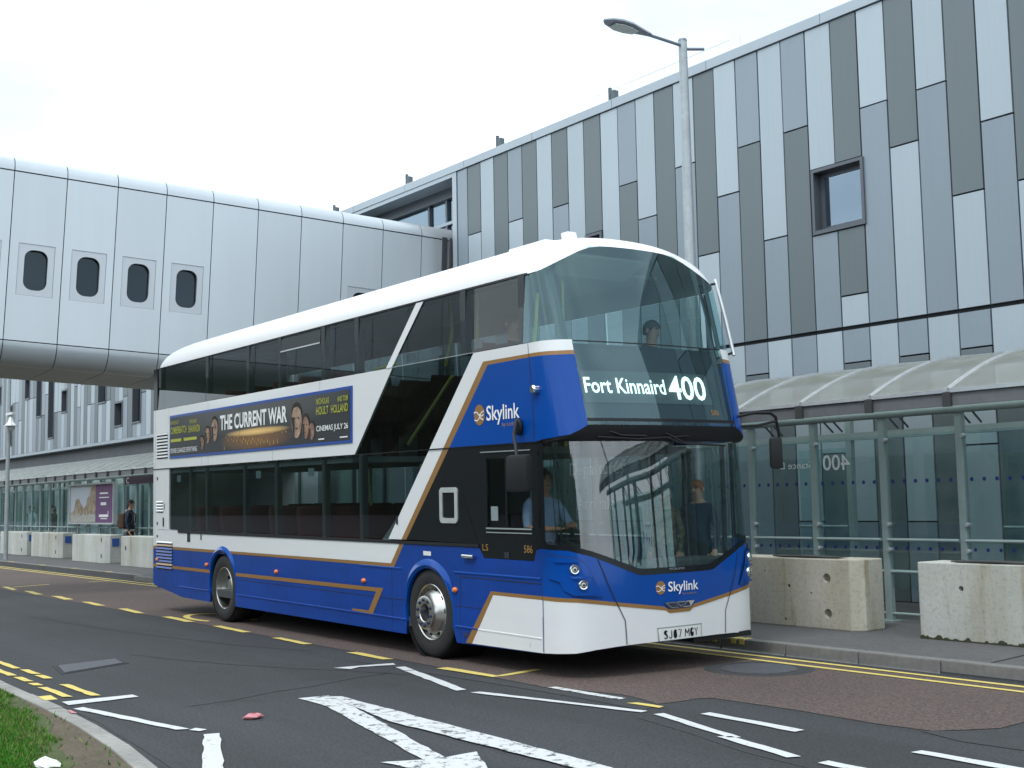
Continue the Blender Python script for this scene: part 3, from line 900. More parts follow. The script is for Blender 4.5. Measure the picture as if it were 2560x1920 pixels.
# far wing of the terminal, left of the bridge
tw = thing('terminal_wing', (-50, FY + .5, 0), 'distant terminal wing with narrow vertical windows seen under the bridge', 'building')
WIN = [(-60.25, -59.9, 6.6, 7.5), (-58.68, -57.98, 4.6, 6.45), (-55.97, -55.23, 6.5, 7.45), (-54.19, -53.44, 5.6, 8.0), (-52.45, -51.65, 4.6, 8.0), (-50.63, -49.9, 5.55, 6.5), (-48.6, -47.8, 7.0, 8.0), (-46.1, -45.22, 5.58, 7.4), (-44.26, -43.42, 4.6, 5.52), (-42.42, -41.57, 4.62, 6.6)]
xs = [q[0] for q in WIN] + [q[1] for q in WIN]
edges = sorted(xs)
full = []
prev = -63.5
for e in edges + [-34.0]:
    n_ = max(1, round((e - prev) / .47))
    for k in range(n_):
        full.append((prev + (e - prev) * k / n_, prev + (e - prev) * (k + 1) / n_))
    prev = e
wall = MB()
last = None
for (a, b) in full:
    mid = (a + b) / 2
    hole = next((q for q in WIN if q[0] < mid < q[1]), None)
    t = random.choice([q for q in 'LMDLM' if q != last])
    last = t
    t2 = random.choice([q for q in 'LMD' if q != t])
    if mid > -39.3 and mid < -35:
        panel(tw, a, b, 4.15, 8.95, t)
        wall.box(a, FY + .052, 4.15, b, FY + .3, 8.95)
        continue
    segs = [(4.15, 8.95)] if hole is None else [(4.15, hole[2]), (hole[3], 8.95)]
    for (z0, z1) in segs:
        if z1 - z0 < .06:
            continue
        br = random.choice([5.65, 6.5, None, 5.65, 6.5])
        if br and z0 + .2 < br < z1 - .2:
            panel(tw, a, b, z0, br, t)
            panel(tw, a, b, br, z1, t2)
        else:
            panel(tw, a, b, z0, z1, t)
        wall.box(a, FY + .052, z0, b, FY + .3, z1)
wall.build('wall', 'dark_gap', tw)
for q in WIN:
    w = MB().box(q[0], FY - .02, q[2], q[0] + .04, FY + .25, q[3]).box(q[1] - .04, FY - .02, q[2], q[1], FY + .25, q[3]).box(q[0] + .04, FY - .02, q[3] - .06, q[1] - .04, FY + .25, q[3]).box(q[0] + .04, FY - .03, q[2], q[1] - .04, FY + .25, q[2] + .06).build('window', 'window_frame', tw)
    MB().box(q[0] + .03, FY + .2, q[2] + .05, q[1] - .03, FY + .21, q[3] - .05).build('pane', 'pane_dark', w)
MB().box(-63.5, FY - .04, 4.04, -34, FY + .3, 4.148).build('base_flashing', 'coping', tw)
MB().box(-63.5, FY + .34, 3.5, -34, FY + .45, 4.04).build('soffit_band', 'fascia', tw)
MB().box(-63.5, FY - .03, 8.956, -34.002, FY + .6, 9.15).build('coping', 'coping', tw)
MB().box(-63.5, FY + .45, 4.04, -34, FY + 14, 8.9).build('building_core', 'room_dark', tw)
# ground-floor shopfront
MB().box(-63.5, FY + .42, 0, -22.5, FY + .52, 3.5).build('back_wall', 'teal_wall', tw)
for k in range(26):
    x = -63.4 + 1.5 * k
    if x > -24:
        break
    slab('mullion', 'window_frame', tw, x - .04, x + .04, FY + .36, FY + .42, .12, 3.5)
    if k % 3 == 1:
        slab('door_panel', 'clad_light', tw, x + .2, x + 1.3, FY + .395, FY + .42, .12, 2.6)

# ------------------------------------------------------------------ link bridge
BB = Vector((-22.69, 15.0, 7.55))
BD = Vector((.081, .996, -.044)).normalized()
BS = BD.cross(Vector((0, 0, 1))).normalized()      # outwards, towards the photographer's side
BU = BS.cross(BD)
def bp(t, s, h):
    return BB + BD * t + BS * s + BU * h
lb = thing('link_bridge', tuple(bp(-8, -1.5, -7.5)), 'silver panelled enclosed footbridge with rounded edges and porthole windows', 'footbridge')
MOD = .95
BW = 3.0
def strip(t0, t1, prof, name, m, parent, gap=.008):
    a = [bp(t0 + gap, s, h) for s, h in prof]
    b = [bp(t1 - gap, s, h) for s, h in prof]
    n_ = len(prof)
    mb = MB().add(a + b, [(i, i + 1, n_ + i + 1, n_ + i) for i in range(n_ - 1)])
    o = mb.build(name, m, parent, smooth=True)
    sl = o.modifiers.new('thickness', 'SOLIDIFY')
    sl.thickness = .02
    sl.offset = 0
    return o
arc = lambda cs, ch, r, a0, a1, k: [(cs + r * math.cos(math.radians(a0 + (a1 - a0) * i / k)), ch + r * math.sin(math.radians(a0 + (a1 - a0) * i / k))) for i in range(k + 1)]
TOP = arc(-.30, .012, .30, 0, 90, 8) + [(-BW / 2, .33)]
BOT = [(0, -3.192)] + arc(-.40, -3.20, .40, 0, -90, 10)[1:]
SOF = [(-.41, -3.602), (-BW + .41, -3.602)]
BOT2 = [(-BW - s, h) for s, h in BOT[::-1]]
TOP2 = [(-BW - s, h) for s, h in TOP[::-1]]
def rrect(cx, cz, w, h, r, k=5):
    out = []
    for (sx, sz, a0) in ((1, 1, 0), (-1, 1, 90), (-1, -1, 180), (1, -1, 270)):
        for i in range(k + 1):
            a = math.radians(a0 + 90 * i / k)
            out.append((cx + sx * (w / 2 - r) + r * math.cos(a), cz + sz * (h / 2 - r) + r * math.sin(a)))
    return out
def rect_loop(cx, cz, w, h, k=5):
    """A rectangle sampled so that it pairs with rrect."""
    out = []
    for (sx, sz) in ((1, 1), (-1, 1), (-1, -1), (1, -1)):
        for i in range(k + 1):
            out.append((cx + sx * w / 2, cz + sz * h / 2))
    return out
def holed(outer, inner, s0, s1):
    """A plate in the wall plane with a hole: outer/inner loops in (t, h), thickness s0..s1."""
    n_ = len(outer)
    vs = [bp(t, s0, h) for t, h in outer] + [bp(t, s0, h) for t, h in inner] + [bp(t, s1, h) for t, h in outer] + [bp(t, s1, h) for t, h in inner]
    fs = []
    for i in range(n_):
        j = (i + 1) % n_
        fs += [(i, j, n_ + j, n_ + i), (2 * n_ + i, 3 * n_ + i, 3 * n_ + j, 2 * n_ + j), (n_ + i, n_ + j, 3 * n_ + j, 3 * n_ + i), (i, 2 * n_ + i, 2 * n_ + j, j)]
    return MB().add(vs, fs)
def porthole(t0):
    c, h = t0 + MOD / 2 + .01, -1.83
    w = holed(rect_loop(c, h, .64, .965), rrect(c, h, .42, .76, .16), -.01, -.05).build('window', 'bridge_plate', lb, weld=True)
    e = rrect(c, h, .435, .775, .165)
    MB().add([bp(t, -.10, q) for t, q in e], [tuple(range(len(e)))]).build('pane', 'pane_dark', w)
    holed(rrect(c, h, .46, .80, .17), rrect(c, h, .42, .76, .16), -.05, -.12).build('reveal', 'window_frame', w)
WINMOD = {1, 2, 5, 6, 7, 8, 9, 10, 11, 12}
for k in range(-1, 17):
    t1 = -.48 - MOD * k + MOD * 0
    t0 = t1 - MOD
    if k == -1:
        t1, t0 = 0.45, -.48
    strip(t0, t1, TOP, 'roof_panel', 'bridge_skin', lb)
    strip(t0, t1, TOP2, 'roof_panel', 'bridge_skin', lb)
    strip(t0, t1, BOT, 'edge_panel', 'bridge_skin', lb)
    strip(t0, t1, SOF, 'soffit_panel', 'bridge_soffit', lb)
    strip(t0, t1, BOT2, 'edge_panel', 'bridge_skin', lb)
    strip(t0, t1, [(-BW, -3.185), (-BW, 0)], 'wall_panel', 'bridge_skin', lb)
    g = .008
    c = (t0 + t1) / 2
    if k in WINMOD and k != 2:
        holed(rect_loop(c, -1.59, MOD - 2 * g, 3.164), rect_loop(t0 + MOD / 2 + .01, -1.83, .65, .975), 0, -.03).build('wall_panel', 'bridge_skin', lb, weld=True)
        porthole(t0)
    else:
        holed(rect_loop(c, -1.59, (t1 - t0) - 2 * g, 3.164), rect_loop(c, -1.59, .001, .001), 0, -.03).build('wall_panel', 'bridge_skin', lb, weld=True)
core = MB()
a = [(-.13, -.06), (-.13, -3.17), (-.42, -3.56), (-BW + .42, -3.56), (-BW + .13, -3.17), (-BW + .13, -.06), (-BW + .35, .26), (-.35, .26)]
n_ = len(a)
for (q0, q1) in ((-16.5, .4),):
    vs = [bp(q0, s, h) for s, h in a] + [bp(q1, s, h) for s, h in a]
    core.add(vs, [tuple(range(n_)), tuple(range(2 * n_ - 1, n_ - 1, -1))] + [(i, (i + 1) % n_, n_ + (i + 1) % n_, n_ + i) for i in range(n_)])
core.build('inner_frame', 'dark_gap', lb)
for s, h in ((-.03, -3.35), (-.05, -1.6)):
    pass
strip(.02, .16, [(0.02, .05), (0.02, -3.3)], 'end_gasket', 'window_frame', lb)
strip(.20, .28, [(0.03, .05), (0.03, -3.3)], 'end_gasket', 'fascia', lb)
# ------------------------------------------------------------------ bus shelters
RIB = [(11.70, 2.74), (11.90, 2.835), (12.09, 2.92), (12.28, 3.0), (12.44, 3.06), (12.59, 3.11), (12.9, 3.2), (13.22, 3.26), (13.55, 3.30), (13.97, 3.345), (14.45, 3.40), (14.75, 3.41)]
GY = 12.6
def shelter(name, label, x_first, n, pitch, post0, detail):
    x_end = x_first + pitch * n
    t = thing(name, ((x_first + x_end) / 2, GY, .12), label, 'bus shelter', 'shelters along the stands')
    # shared meshes, local to x = 0
    rib = MB()
    up = [(y, z + .035) for y, z in RIB]
    for w0, w1, lift in ((-.035, .035, .0), (-.012, .012, .012)):
        vs = []
        for (y, z) in RIB:
            vs += [(w0, y, z + lift), (w1, y, z + lift), (w1, y, z + .035 + lift), (w0, y, z + .035 + lift)]
        k_ = len(RIB)
        fs = [(4 * i + a, 4 * i + (a + 1) % 4, 4 * i + 4 + (a + 1) % 4, 4 * i + 4 + a) for i in range(k_ - 1) for a in range(4)] + [(0, 1, 2, 3), (4 * k_ - 4, 4 * k_ - 3, 4 * k_ - 2, 4 * k_ - 1)]
        rib.add(vs, fs)
    rib = rib.mesh('rib', 'alu')
    pan = MB()
    vs = [(x, y, z + .012) for (y, z) in RIB for x in (.036, pitch - .036)] + [(x, y, z + .020) for (y, z) in RIB for x in (.036, pitch - .036)]
    k_ = len(RIB)
    fs = [(2 * i, 2 * i + 1, 2 * i + 3, 2 * i + 2) for i in range(k_ - 1)]
    pan = MB().add(vs[:2 * k_], fs).mesh('roof_panel', 'polycarb', smooth=True)
    strip_me = MB().box(.036, 11.675, 2.725, pitch - .036, 11.76, 2.765).mesh('eave_strip', 'alu')
    fas = MB().box(0, 11.70, 2.585, pitch - .004, 11.74, 2.722).mesh('fascia_board', 'fascia')
    brk = MB().box(-.05, 11.66, 2.575, .05, 11.70, 2.73).mesh('fascia_bracket', 'rubber_mat')
    for k in range(n + 1):
        x = x_first + pitch * k
        put('rib', rib, t, (x, 0, 0))
        put('fascia_bracket', brk, t, (x, 0, 0))
        if k < n:
            put('roof_panel', pan, t, (x, 0, 0))
            put('eave_strip', strip_me, t, (x, 0, 0))
            put('fascia_board', fas, t, (x, 0, 0))
    # long members
    MB().tube([(x_first, GY - .03, 2.62), (x_end, GY - .03, 2.62)], .055, 10).build('front_beam', 'galv_green', t, smooth=True)
    MB().box(x_first, 13.86, 2.40, x_end, 13.96, 2.50).build('rear_beam', 'galv_green', t)
    MB().tube([(x_first, 14.5, 3.34), (x_end, 14.5, 3.34)], .045, 8).build('ridge_beam', 'galv_green', t, smooth=True)
    # bays
    pp = 1.065
    x = post0
    post = MB().box(-.045, -.03, .12, .045, .05, 2.6).mesh('post', 'galv_green', bevel=.008)
    foot = MB().box(-.11, -.09, .12, .11, .11, .14).mesh('base_plate', 'galv_green')
    pane = MB().box(.06, -.012, .52, pp - .06, -.004, 2.36).mesh('glass_pane', 'shelter_glass' if detail else 'far_glass')
    dot = MB()
    for row, r in ((1.80, .024), (1.00, .022)):
        for j in range(6):
            cx = .135 + (pp - .27) * j / 5
            dot.add([(cx + r * math.cos(2 * math.pi * a / 12), -.016, row + r * math.sin(2 * math.pi * a / 12)) for a in range(12)], [tuple(range(12))])
    dot = dot.mesh('manifestation_dots', 'dot_blue')
    rail = MB().tube([(.045, -.05, 1.10), (pp - .045, -.05, 1.10)], .02, 8).mesh('handrail', 'galv_green', smooth=True)
    rail2 = MB().tube([(.045, 0, .72), (pp - .045, 0, .72)], .022, 8).mesh('lower_rail', 'galv_green', smooth=True)
    rail3 = MB().tube([(.045, 0, .22), (pp - .045, 0, .22)], .018, 8).mesh('kick_rail', 'galv_green', smooth=True)
    clamp = MB().lathe([(0, -.03), (.022, -.03), (.028, -.02), (.028, .03), (0, .03)], 'y', (0, -.04, 0), 10).mesh('glass_clamp', 'galvanised')
    rpost = MB().box(-.045, -.045, .12, .045, .045, 3.3).mesh('rear_post', 'galv_green', bevel=.008)
    brace = MB().tube([(0, 0, 0), (0, .42, -.30)], .014, 6).tube([(.16, 0, 0), (.16, .42, -.30)], .014, 6).mesh('roof_brace', 'window_frame')
    i = 0
    while x < x_end - .2:
        po = put('post', post, t, (x, GY, 0))
        put('base_plate', foot, po, (0, 0, 0))
        if x + pp < x_end:
            gp = put('glass_pane', pane, t, (x, GY, 0))
            if detail:
                put('manifestation_dots', dot, gp, (0, 0, 0))
            put('handrail', rail, t, (x, GY, 0))
            put('lower_rail', rail2, t, (x, GY, 0))
            put('kick_rail', rail3, t, (x, GY, 0))
        if detail:
            for z in (.98, 1.28, 2.30):
                put('glass_clamp', clamp, t, (x + .065, GY, z))
            put('roof_brace', brace, t, (x + .45, 13.35, 2.82))
        if i % 3 == 0:
            put('rear_post', rpost, t, (x + .62, 13.91, 0))
            if detail:
                put('glass_pane', MB().box(-.9, -.01, .6, -.06, 0, 2.3).mesh('rear_pane', 'shelter_glass'), t, (x + .62, 13.91, 0))
                put('handrail', MB().tube([(-.9, -.05, 1.22), (-.05, -.05, 1.22)], .018, 8).mesh('rear_rail', 'galv_green', smooth=True), t, (x + .62, 13.91, 0))
        x += pp
        i += 1
    return t
sh = shelter('bus_shelter', 'glazed bus shelter with cloudy arched roof beside the two near barriers', -18.0, 20, 1.02, -17.86, True)
sh2 = shelter('bus_shelter', 'distant glazed bus shelter with ribbed silver roof behind the waiting people', -62.0, 34, 1.0, -61.8, False)

def wall_text(body, x0, x1, z0, z1, y, m, parent, mirror=False, bold=0.0, name='lettering'):
    vs, fs, asp = text_tris(body, bold)
    out = []
    for a, b in vs:
        a = 1 - a if mirror else a
        out.append((x0 + (x1 - x0) * a, y, z0 + (z1 - z0) * b))
    return MB().add(out, fs).build(name, m, parent)
wall_text('400', -10.25, -9.83, 1.96, 2.16, GY - .02, 'rail_white', sh, True, .01)
wall_text('Stance D', -10.98, -10.42, 2.0, 2.09, GY - .02, 'rail_white', sh, True)
wall_text('Departures', -15.35, -14.05, 1.98, 2.24, GY - .02, 'white_letter', sh)
wall_text('Arrivals', -15.2, -14.3, 1.5, 1.7, GY - .02, 'white_letter', sh)

# poster case hung on the far shelter
pc = thing('poster_case', (-38.8, 12.42, 1.2), 'framed advertising poster of a rocky town with a purple panel', 'poster')
MB().box(-40.92, 12.40, 1.20, -36.62, 12.54, 1.25).box(-40.92, 12.40, 2.42, -36.62, 12.54, 2.47).box(-40.92, 12.40, 1.25, -40.87, 12.54, 2.42).box(-36.67, 12.40, 1.25, -36.62, 12.54, 2.42).build('case_frame', 'alu', pc)
MB().box(-40.87, 12.46, 1.25, -36.67, 12.53, 2.42).build('backing', 'black_plastic', pc)
MB().box(-40.86, 12.445, 1.26, -38.36, 12.459, 2.41).build('sheet', 'poster_sky', pc)
rock = [(-40.86, 1.55), (-40.5, 1.62), (-40.3, 1.98), (-40.0, 2.02), (-39.8, 1.85), (-39.5, 1.7), (-39.3, 1.78), (-39.15, 2.0), (-38.95, 2.1), (-38.8, 2.36), (-38.37, 2.40), (-38.37, 1.5), (-39.4, 1.46), (-40.86, 1.48)]
MB().add([(x, 12.443, z) for x, z in rock], [tuple(range(len(rock)))]).build('printed_rock', 'poster_rock', pc)
town = [(-40.86, 1.27)] + [(-40.86 + .125 * k, 1.48 + (.05 if k % 2 else 0) + .05 * math.sin(k * 1.3)) for k in range(21)] + [(-38.37, 1.27)]
MB().add([(x, 12.441, z) for x, z in town], [tuple(range(len(town)))]).build('printed_town', 'poster_pale', pc)
MB().box(-38.35, 12.44, 1.26, -36.68, 12.459, 2.41).build('purple_panel', 'poster_purple', pc)
for x0, x1, z0, z1 in [(-37.95, -37.2, 2.12, 2.17), (-38.0, -37.1, 2.0, 2.03), (-37.85, -37.35, 1.78, 1.87), (-38.0, -37.15, 1.42, 1.5), (-37.85, -37.25, 1.36, 1.385), (-37.2, -37.15, 1.5, 1.6)]:
    MB().box(x0, 12.436, z0, x1, 12.4395, z1).build('printed_line', 'white_letter', pc)
ss = thing('stand_sign', (-34.6, 12.42, 2.35), 'dark purple stand letter sign C above the person with the backpack', 'sign')
MB().box(-35.75, 12.44, 2.36, -32.6, 12.50, 2.58).build('sign_board', 'sign_purple', ss)
wall_text('C', -35.6, -35.38, 2.39, 2.56, 12.435, 'white_letter', ss)

# ------------------------------------------------------------------ concrete barriers
def barrier(x0, x1, y0, y1, label, m='concrete', holes=(), slots=(), tagged=False, mossy=False):
    t = thing('concrete_barrier', ((x0 + x1) / 2, (y0 + y1) / 2, .12), label, 'barrier', 'concrete barriers along the pavement')
    h = .80
    z0, z1 = .12, .12 + h
    b = MB()
    c = .05
    nx = 8
    poly = [(x0 + .03, y0), (x1 - .12, y0), (x1, y0 + .12), (x1 - .02, y1 - .03), (x1 - .06, y1), (x0 + .03, y1), (x0, y1 - .03), (x0, y0 + .03)]
    b.prism([(x, y, z0) for x, y in poly], (0, 0, h))
    me = b.mesh('block', m, bevel=.014)
    o = put('block', me, t)
    if holes:
        cut = MB()
        for (x, z, r) in holes:
            cut.lathe([(0, -.05), (r, -.05), (r, .07), (r * .6, .10), (0, .10)], 'y', (x, y0, z), 18)
        ob = bpy.data.objects.new('cutter', cut.mesh('cutter', m))
        link(ob)
        ob.location = o.location
        ob.parent = t
        md = o.modifiers.new('holes', 'BOOLEAN')
        md.object = ob
        md.operation = 'DIFFERENCE'
        md.solver = 'EXACT'
        bpy.context.view_layer.update()
        dg = bpy.context.evaluated_depsgraph_get()
        nm = bpy.data.meshes.new_from_object(o.evaluated_get(dg))
        o.modifiers.clear()
        o.data = nm
        bpy.data.objects.remove(ob)
    for (x, z) in slots:
        MB().box(x - .035, y0 - .004, z - .06, x + .035, y0 + .05, z + .06).build('lifting_slot', 'dark_gap', t)
    if tagged:
        MB().box(x1 + .001, (y0 + y1) / 2 - .10, z1 - .32, x1 + .006, (y0 + y1) / 2 + .10, z1 - .10).build('blue_sticker', 'blue_tag', t)
    if mossy:
        x = x0 + .05
        mo = MB()
        while x < x1 - .1:
            w = random.uniform(.015, .05)
            mo.sphere((x, y0 - .002, z0 + .004), w, .014, random.uniform(.012, .05), 8, 6)
            x += w * random.uniform(.7, 2.6)
        mo.box(x0 + .04, y0 - .006, z0, x1 - .1, y0 + .01, z0 + .014)
        mo.build('moss_growth', 'moss', t)
    return t
b1 = barrier(-11.75, -8.83, 11.36, 11.86, 'near stained concrete barrier with two round holes, next to the bus', holes=[(-9.27, .70, .055), (-9.27, .30, .055), (-9.83, .59, .022), (-9.9, .20, .018), (-10.2, .75, .012), (-9.5, .52, .012)])
b2 = barrier(-8.05, -5.2, 11.33, 11.83, 'pale concrete barrier with mossy foot standing apart nearest the camera', 'concrete_grey', holes=[(-7.52, .66, .03), (-6.65, .62, .012)], mossy=True)
barrier(-47.6, -44.55, 11.98, 12.55, 'farthest concrete barrier, left of the other two with blue end stickers', 'concrete_grey', slots=[(-44.75, .78), (-44.75, .32)], tagged=True)
barrier(-43.6, -40.45, 11.98, 12.55, 'concrete barrier standing second from the far end of the row', 'concrete_grey', slots=[(-40.8, .78), (-40.8, .32)], tagged=True)
barrier(-38.2, -35.1, 11.7, 12.25, 'concrete barrier standing directly under the poster', 'concrete_grey', slots=[(-35.5, .78), (-35.5, .32)], tagged=True)
barrier(-33.3, -30.2, 11.5, 12.05, 'concrete barrier half hidden behind the rear of the bus', 'concrete_grey', slots=[(-32.9, .6)])
def mat_on(x0, x1, y0, y1, z, label):
    o = MB()
    n_ = 8
    vs = []
    for k in range(n_ + 1):
        x = x0 + (x1 - x0) * k / n_
        lift = .012 * math.sin(3.1 * k / n_) + (.01 if k in (0, n_) else 0)
        vs += [(x, y0 + .01 * math.sin(k), z + lift), (x, y1, z + lift), (x, y1, z + lift + .012), (x, y0 + .01 * math.sin(k), z + lift + .012)]
    fs = [(4 * i + a, 4 * i + (a + 1) % 4, 4 * i + 4 + (a + 1) % 4, 4 * i + 4 + a) for i in range(n_) for a in range(4)] + [(0, 1, 2, 3), (4 * n_, 4 * n_ + 1, 4 * n_ + 2, 4 * n_ + 3)]
    ob = o.add(vs, fs).build('rubber_mat', 'rubber_mat')
    tag(ob, label, 'rubber mat', 'rubber mats on the barriers')
mat_on(-10.1, -9.15, 11.40, 11.62, .921, 'dark rubber mat lying on the near stained barrier')
mat_on(-7.65, -6.75, 11.37, 11.6, .921, 'dark rubber mat lying on the mossy barrier')
bc = MB().sphere((-6.52, 11.5, .945), .055, .045, .026, 10, 6).build('food_wrapper', 'beacon')
for v_ in bc.data.vertices:
    v_.co += Vector((random.uniform(-.008, .008), random.uniform(-.008, .008), random.uniform(-.004, .006)))
tag(bc, 'small crumpled yellow wrapper on top of the mossy barrier', 'litter')

# ------------------------------------------------------------------ lamp and camera masts
LX, LY = -10.36, 10.42
lp = thing('street_lamp', (LX, LY, .12), 'tall galvanised lamp post with a single arm rising behind the bus', 'street lamp')
MB().tube([(LX, LY, .12), (LX, LY, 1.3), (LX, LY, 1.35), (LX + .01, LY, 4.5), (LX, LY, 7.2)], [.085, .085, .075, .066, .052], 16).build('pole', 'galvanised', lp, smooth=True)
MB().lathe([(.0, .03), (.05, .025), (.056, 0)], 'z', (LX, LY, 7.2), 16).build('pole_cap', 'lantern', lp)
arm0 = Vector((LX, LY, 7.14))
# the arm leans out over the lane, away from the building
adir = Vector((0, -1, .03)).normalized()
tip = arm0 + adir * .60
MB().tube([arm0 - adir * -0.0, arm0 + adir * .3, tip], .02, 8).build('arm', 'lantern', lp, smooth=True)
bdir = Vector((0, 1, .1)).normalized()
MB().tube([arm0 + Vector((0, 0, -.04)), arm0 + bdir * .36], .02, 8).build('stub_arm', 'lantern', lp, smooth=True)
# lantern: flat leaf-shaped head
side = adir.cross(Vector((0, 0, 1))).normalized()
upv = side.cross(adir)
sec = [(-.06, .035, .03), (.05, .055, .045), (.16, .085, .055), (.30, .125, .06), (.46, .13, .055), (.58, .09, .04), (.66, .025, .02)]
vs, fs = [], []
for (x, hw, hh) in sec:
    for (a, b) in ((-1, 0), (-.8, .6), (0, 1), (.8, .6), (1, 0), (.75, -.25), (0, -.3), (-.75, -.25)):
        vs.append(tip + adir * x + side * hw * a + upv * hh * b)
for i in range(len(sec) - 1):
    for k in range(8):
        fs.append((8 * i + k, 8 * i + (k + 1) % 8, 8 * i + 8 + (k + 1) % 8, 8 * i + 8 + k))
fs += [tuple(range(8)), tuple(range(8 * len(sec) - 8, 8 * len(sec)))]
lh = MB().add(vs, fs).build('lantern', 'lantern', lp, smooth=True)
e = [(.18, .055), (.30, .09), (.44, .095), (.54, .06)]
pts = [tip + adir * x + side * w - upv * .022 for x, w in e] + [tip + adir * x - side * w - upv * .022 for x, w in e[::-1]]
MB().prism(pts, -upv * .012).build('lens', 'lens_grey', lh)

MX, MY = -41.4, 10.6
cm = thing('camera_mast', (MX, MY, .12), 'slim grey mast with a dome camera by the far shelter', 'mast')
MB().tube([(MX, MY, .12), (MX, MY, 7.5)], [.07, .05], 12).build('pole', 'galvanised', cm, smooth=True)
MB().box(MX - .15, MY - .06, 4.72, MX + .62, MY + .06, 4.80).build('bracket', 'alu', cm)
MB().lathe([(0, .32), (.06, .30), (.10, .14), (.20, .02), (.20, 0), (0, 0)], 'z', (MX + .3, MY, 4.36), 14).build('housing', 'alu', cm, smooth=True)
MB().sphere((MX + .3, MY, 4.33), .12, .12, .14, 12, 8).build('dome', 'lens_grey', cm, smooth=True)
# ------------------------------------------------------------------ the bus
BUS_R = Matrix(((0.999781, 0.019253, 0.008248, -11.144861), (-0.019167, 0.999763, -0.01035, 7.162182), (-0.008445, 0.010189, 0.999912, 0.001858), (0, 0, 0, 1)))
bus = bpy.data.objects.new('double_decker_bus', None)
link(bus)
bus.matrix_world = BUS_R
tag(bus, 'blue and white double-decker bus with gold stripes at the kerb', 'bus')
WID = 2.52
_pts = [(1.7, 0), (1.9, 0), (2.05, .004), (2.2, .032), (2.32, .10), (2.38, .18), (2.415, .28), (2.445, .42), (2.475, .65), (2.498, .9), (2.512, 1.1), (2.516, 1.26)]
def _catmull(P, n=14):
    out = []
    Q = [P[0]] + P + [(P[-1][0] - .002, P[-1][1] + .16)]
    for i in range(1, len(Q) - 2):
        p0, p1, p2, p3 = [np.array(Q[i + k]) for k in (-1, 0, 1, 2)]
        for k in range(n):
            t = k / n
            out.append(.5 * ((2 * p1) + (-p0 + p2) * t + (2 * p0 - 5 * p1 + 4 * p2 - p3) * t * t + (-p0 + 3 * p1 - 3 * p2 + p3) * t ** 3))
    out.append(np.array(P[-1]))
    return np.array(out)
_c = _catmull(_pts)
_s = 1.7 + np.concatenate([[0], np.cumsum(np.hypot(*np.diff(_c, axis=0).T))])
SC = float(_s[-1])
def plan(s):
    if s > SC:
        u, v = plan(2 * SC - s)
        return u, WID - v
    if s <= 1.7:
        return s, 0.0
    return float(np.interp(s, _s, _c[:, 0])), float(np.interp(s, _s, _c[:, 1]))
KU = ([0, 2.2, 2.35, 3.03, 3.17, 3.83, 4.156, 4.4], [1, 1, .98, .807, .767, .585, .487, .42])
KL = ([.15, .3, .95, 1.12, 1.5, 2.25, 3], [.985, 1.0, 1.0, .975, .955, .915, .9])
def side_in(z):
    return 0.0 if z < 3.16 else .03 * (z - 3.16) / .67
def make_surf(K):
    def f(s, z):
        u, v = plan(s)
        if u > 1.5:
            u = 1.5 + (u - 1.5) * float(np.interp(z, K[0], K[1]))
        si = side_in(z)
        v = v + si * (1 - 2 * v / WID)
        return Vector((u, v, z))
    return f
SU, SL = make_surf(KU), make_surf(KL)
def nrm(f, s, z):
    e = .01
    a = f(s + e, z) - f(s - e, z)
    b = f(s, z + e) - f(s, z - e)
    return a.cross(b).normalized()
def V(v, z, K=None):
    """(s, z) of the point at lateral position v on the front."""
    if v > WID / 2:
        s, z = V(WID - v, z)
        return (2 * SC - s, z)
    return (float(np.interp(v, _c[5:, 1], _s[5:])), z)
def U(u, z, K=KU):
    k = float(np.interp(z, K[0], K[1]))
    if u <= 1.5:
        return (u, z)
    pu = 1.5 + (u - 1.5) / k
    if pu <= 1.7:
        return (pu, z)
    return (float(np.interp(pu, _c[:60, 0], _s[:60])), z)
UL = lambda u, z: U(u, z, KL)
def mir(poly):
    return [(2 * SC - s, z) for s, z in poly][::-1]
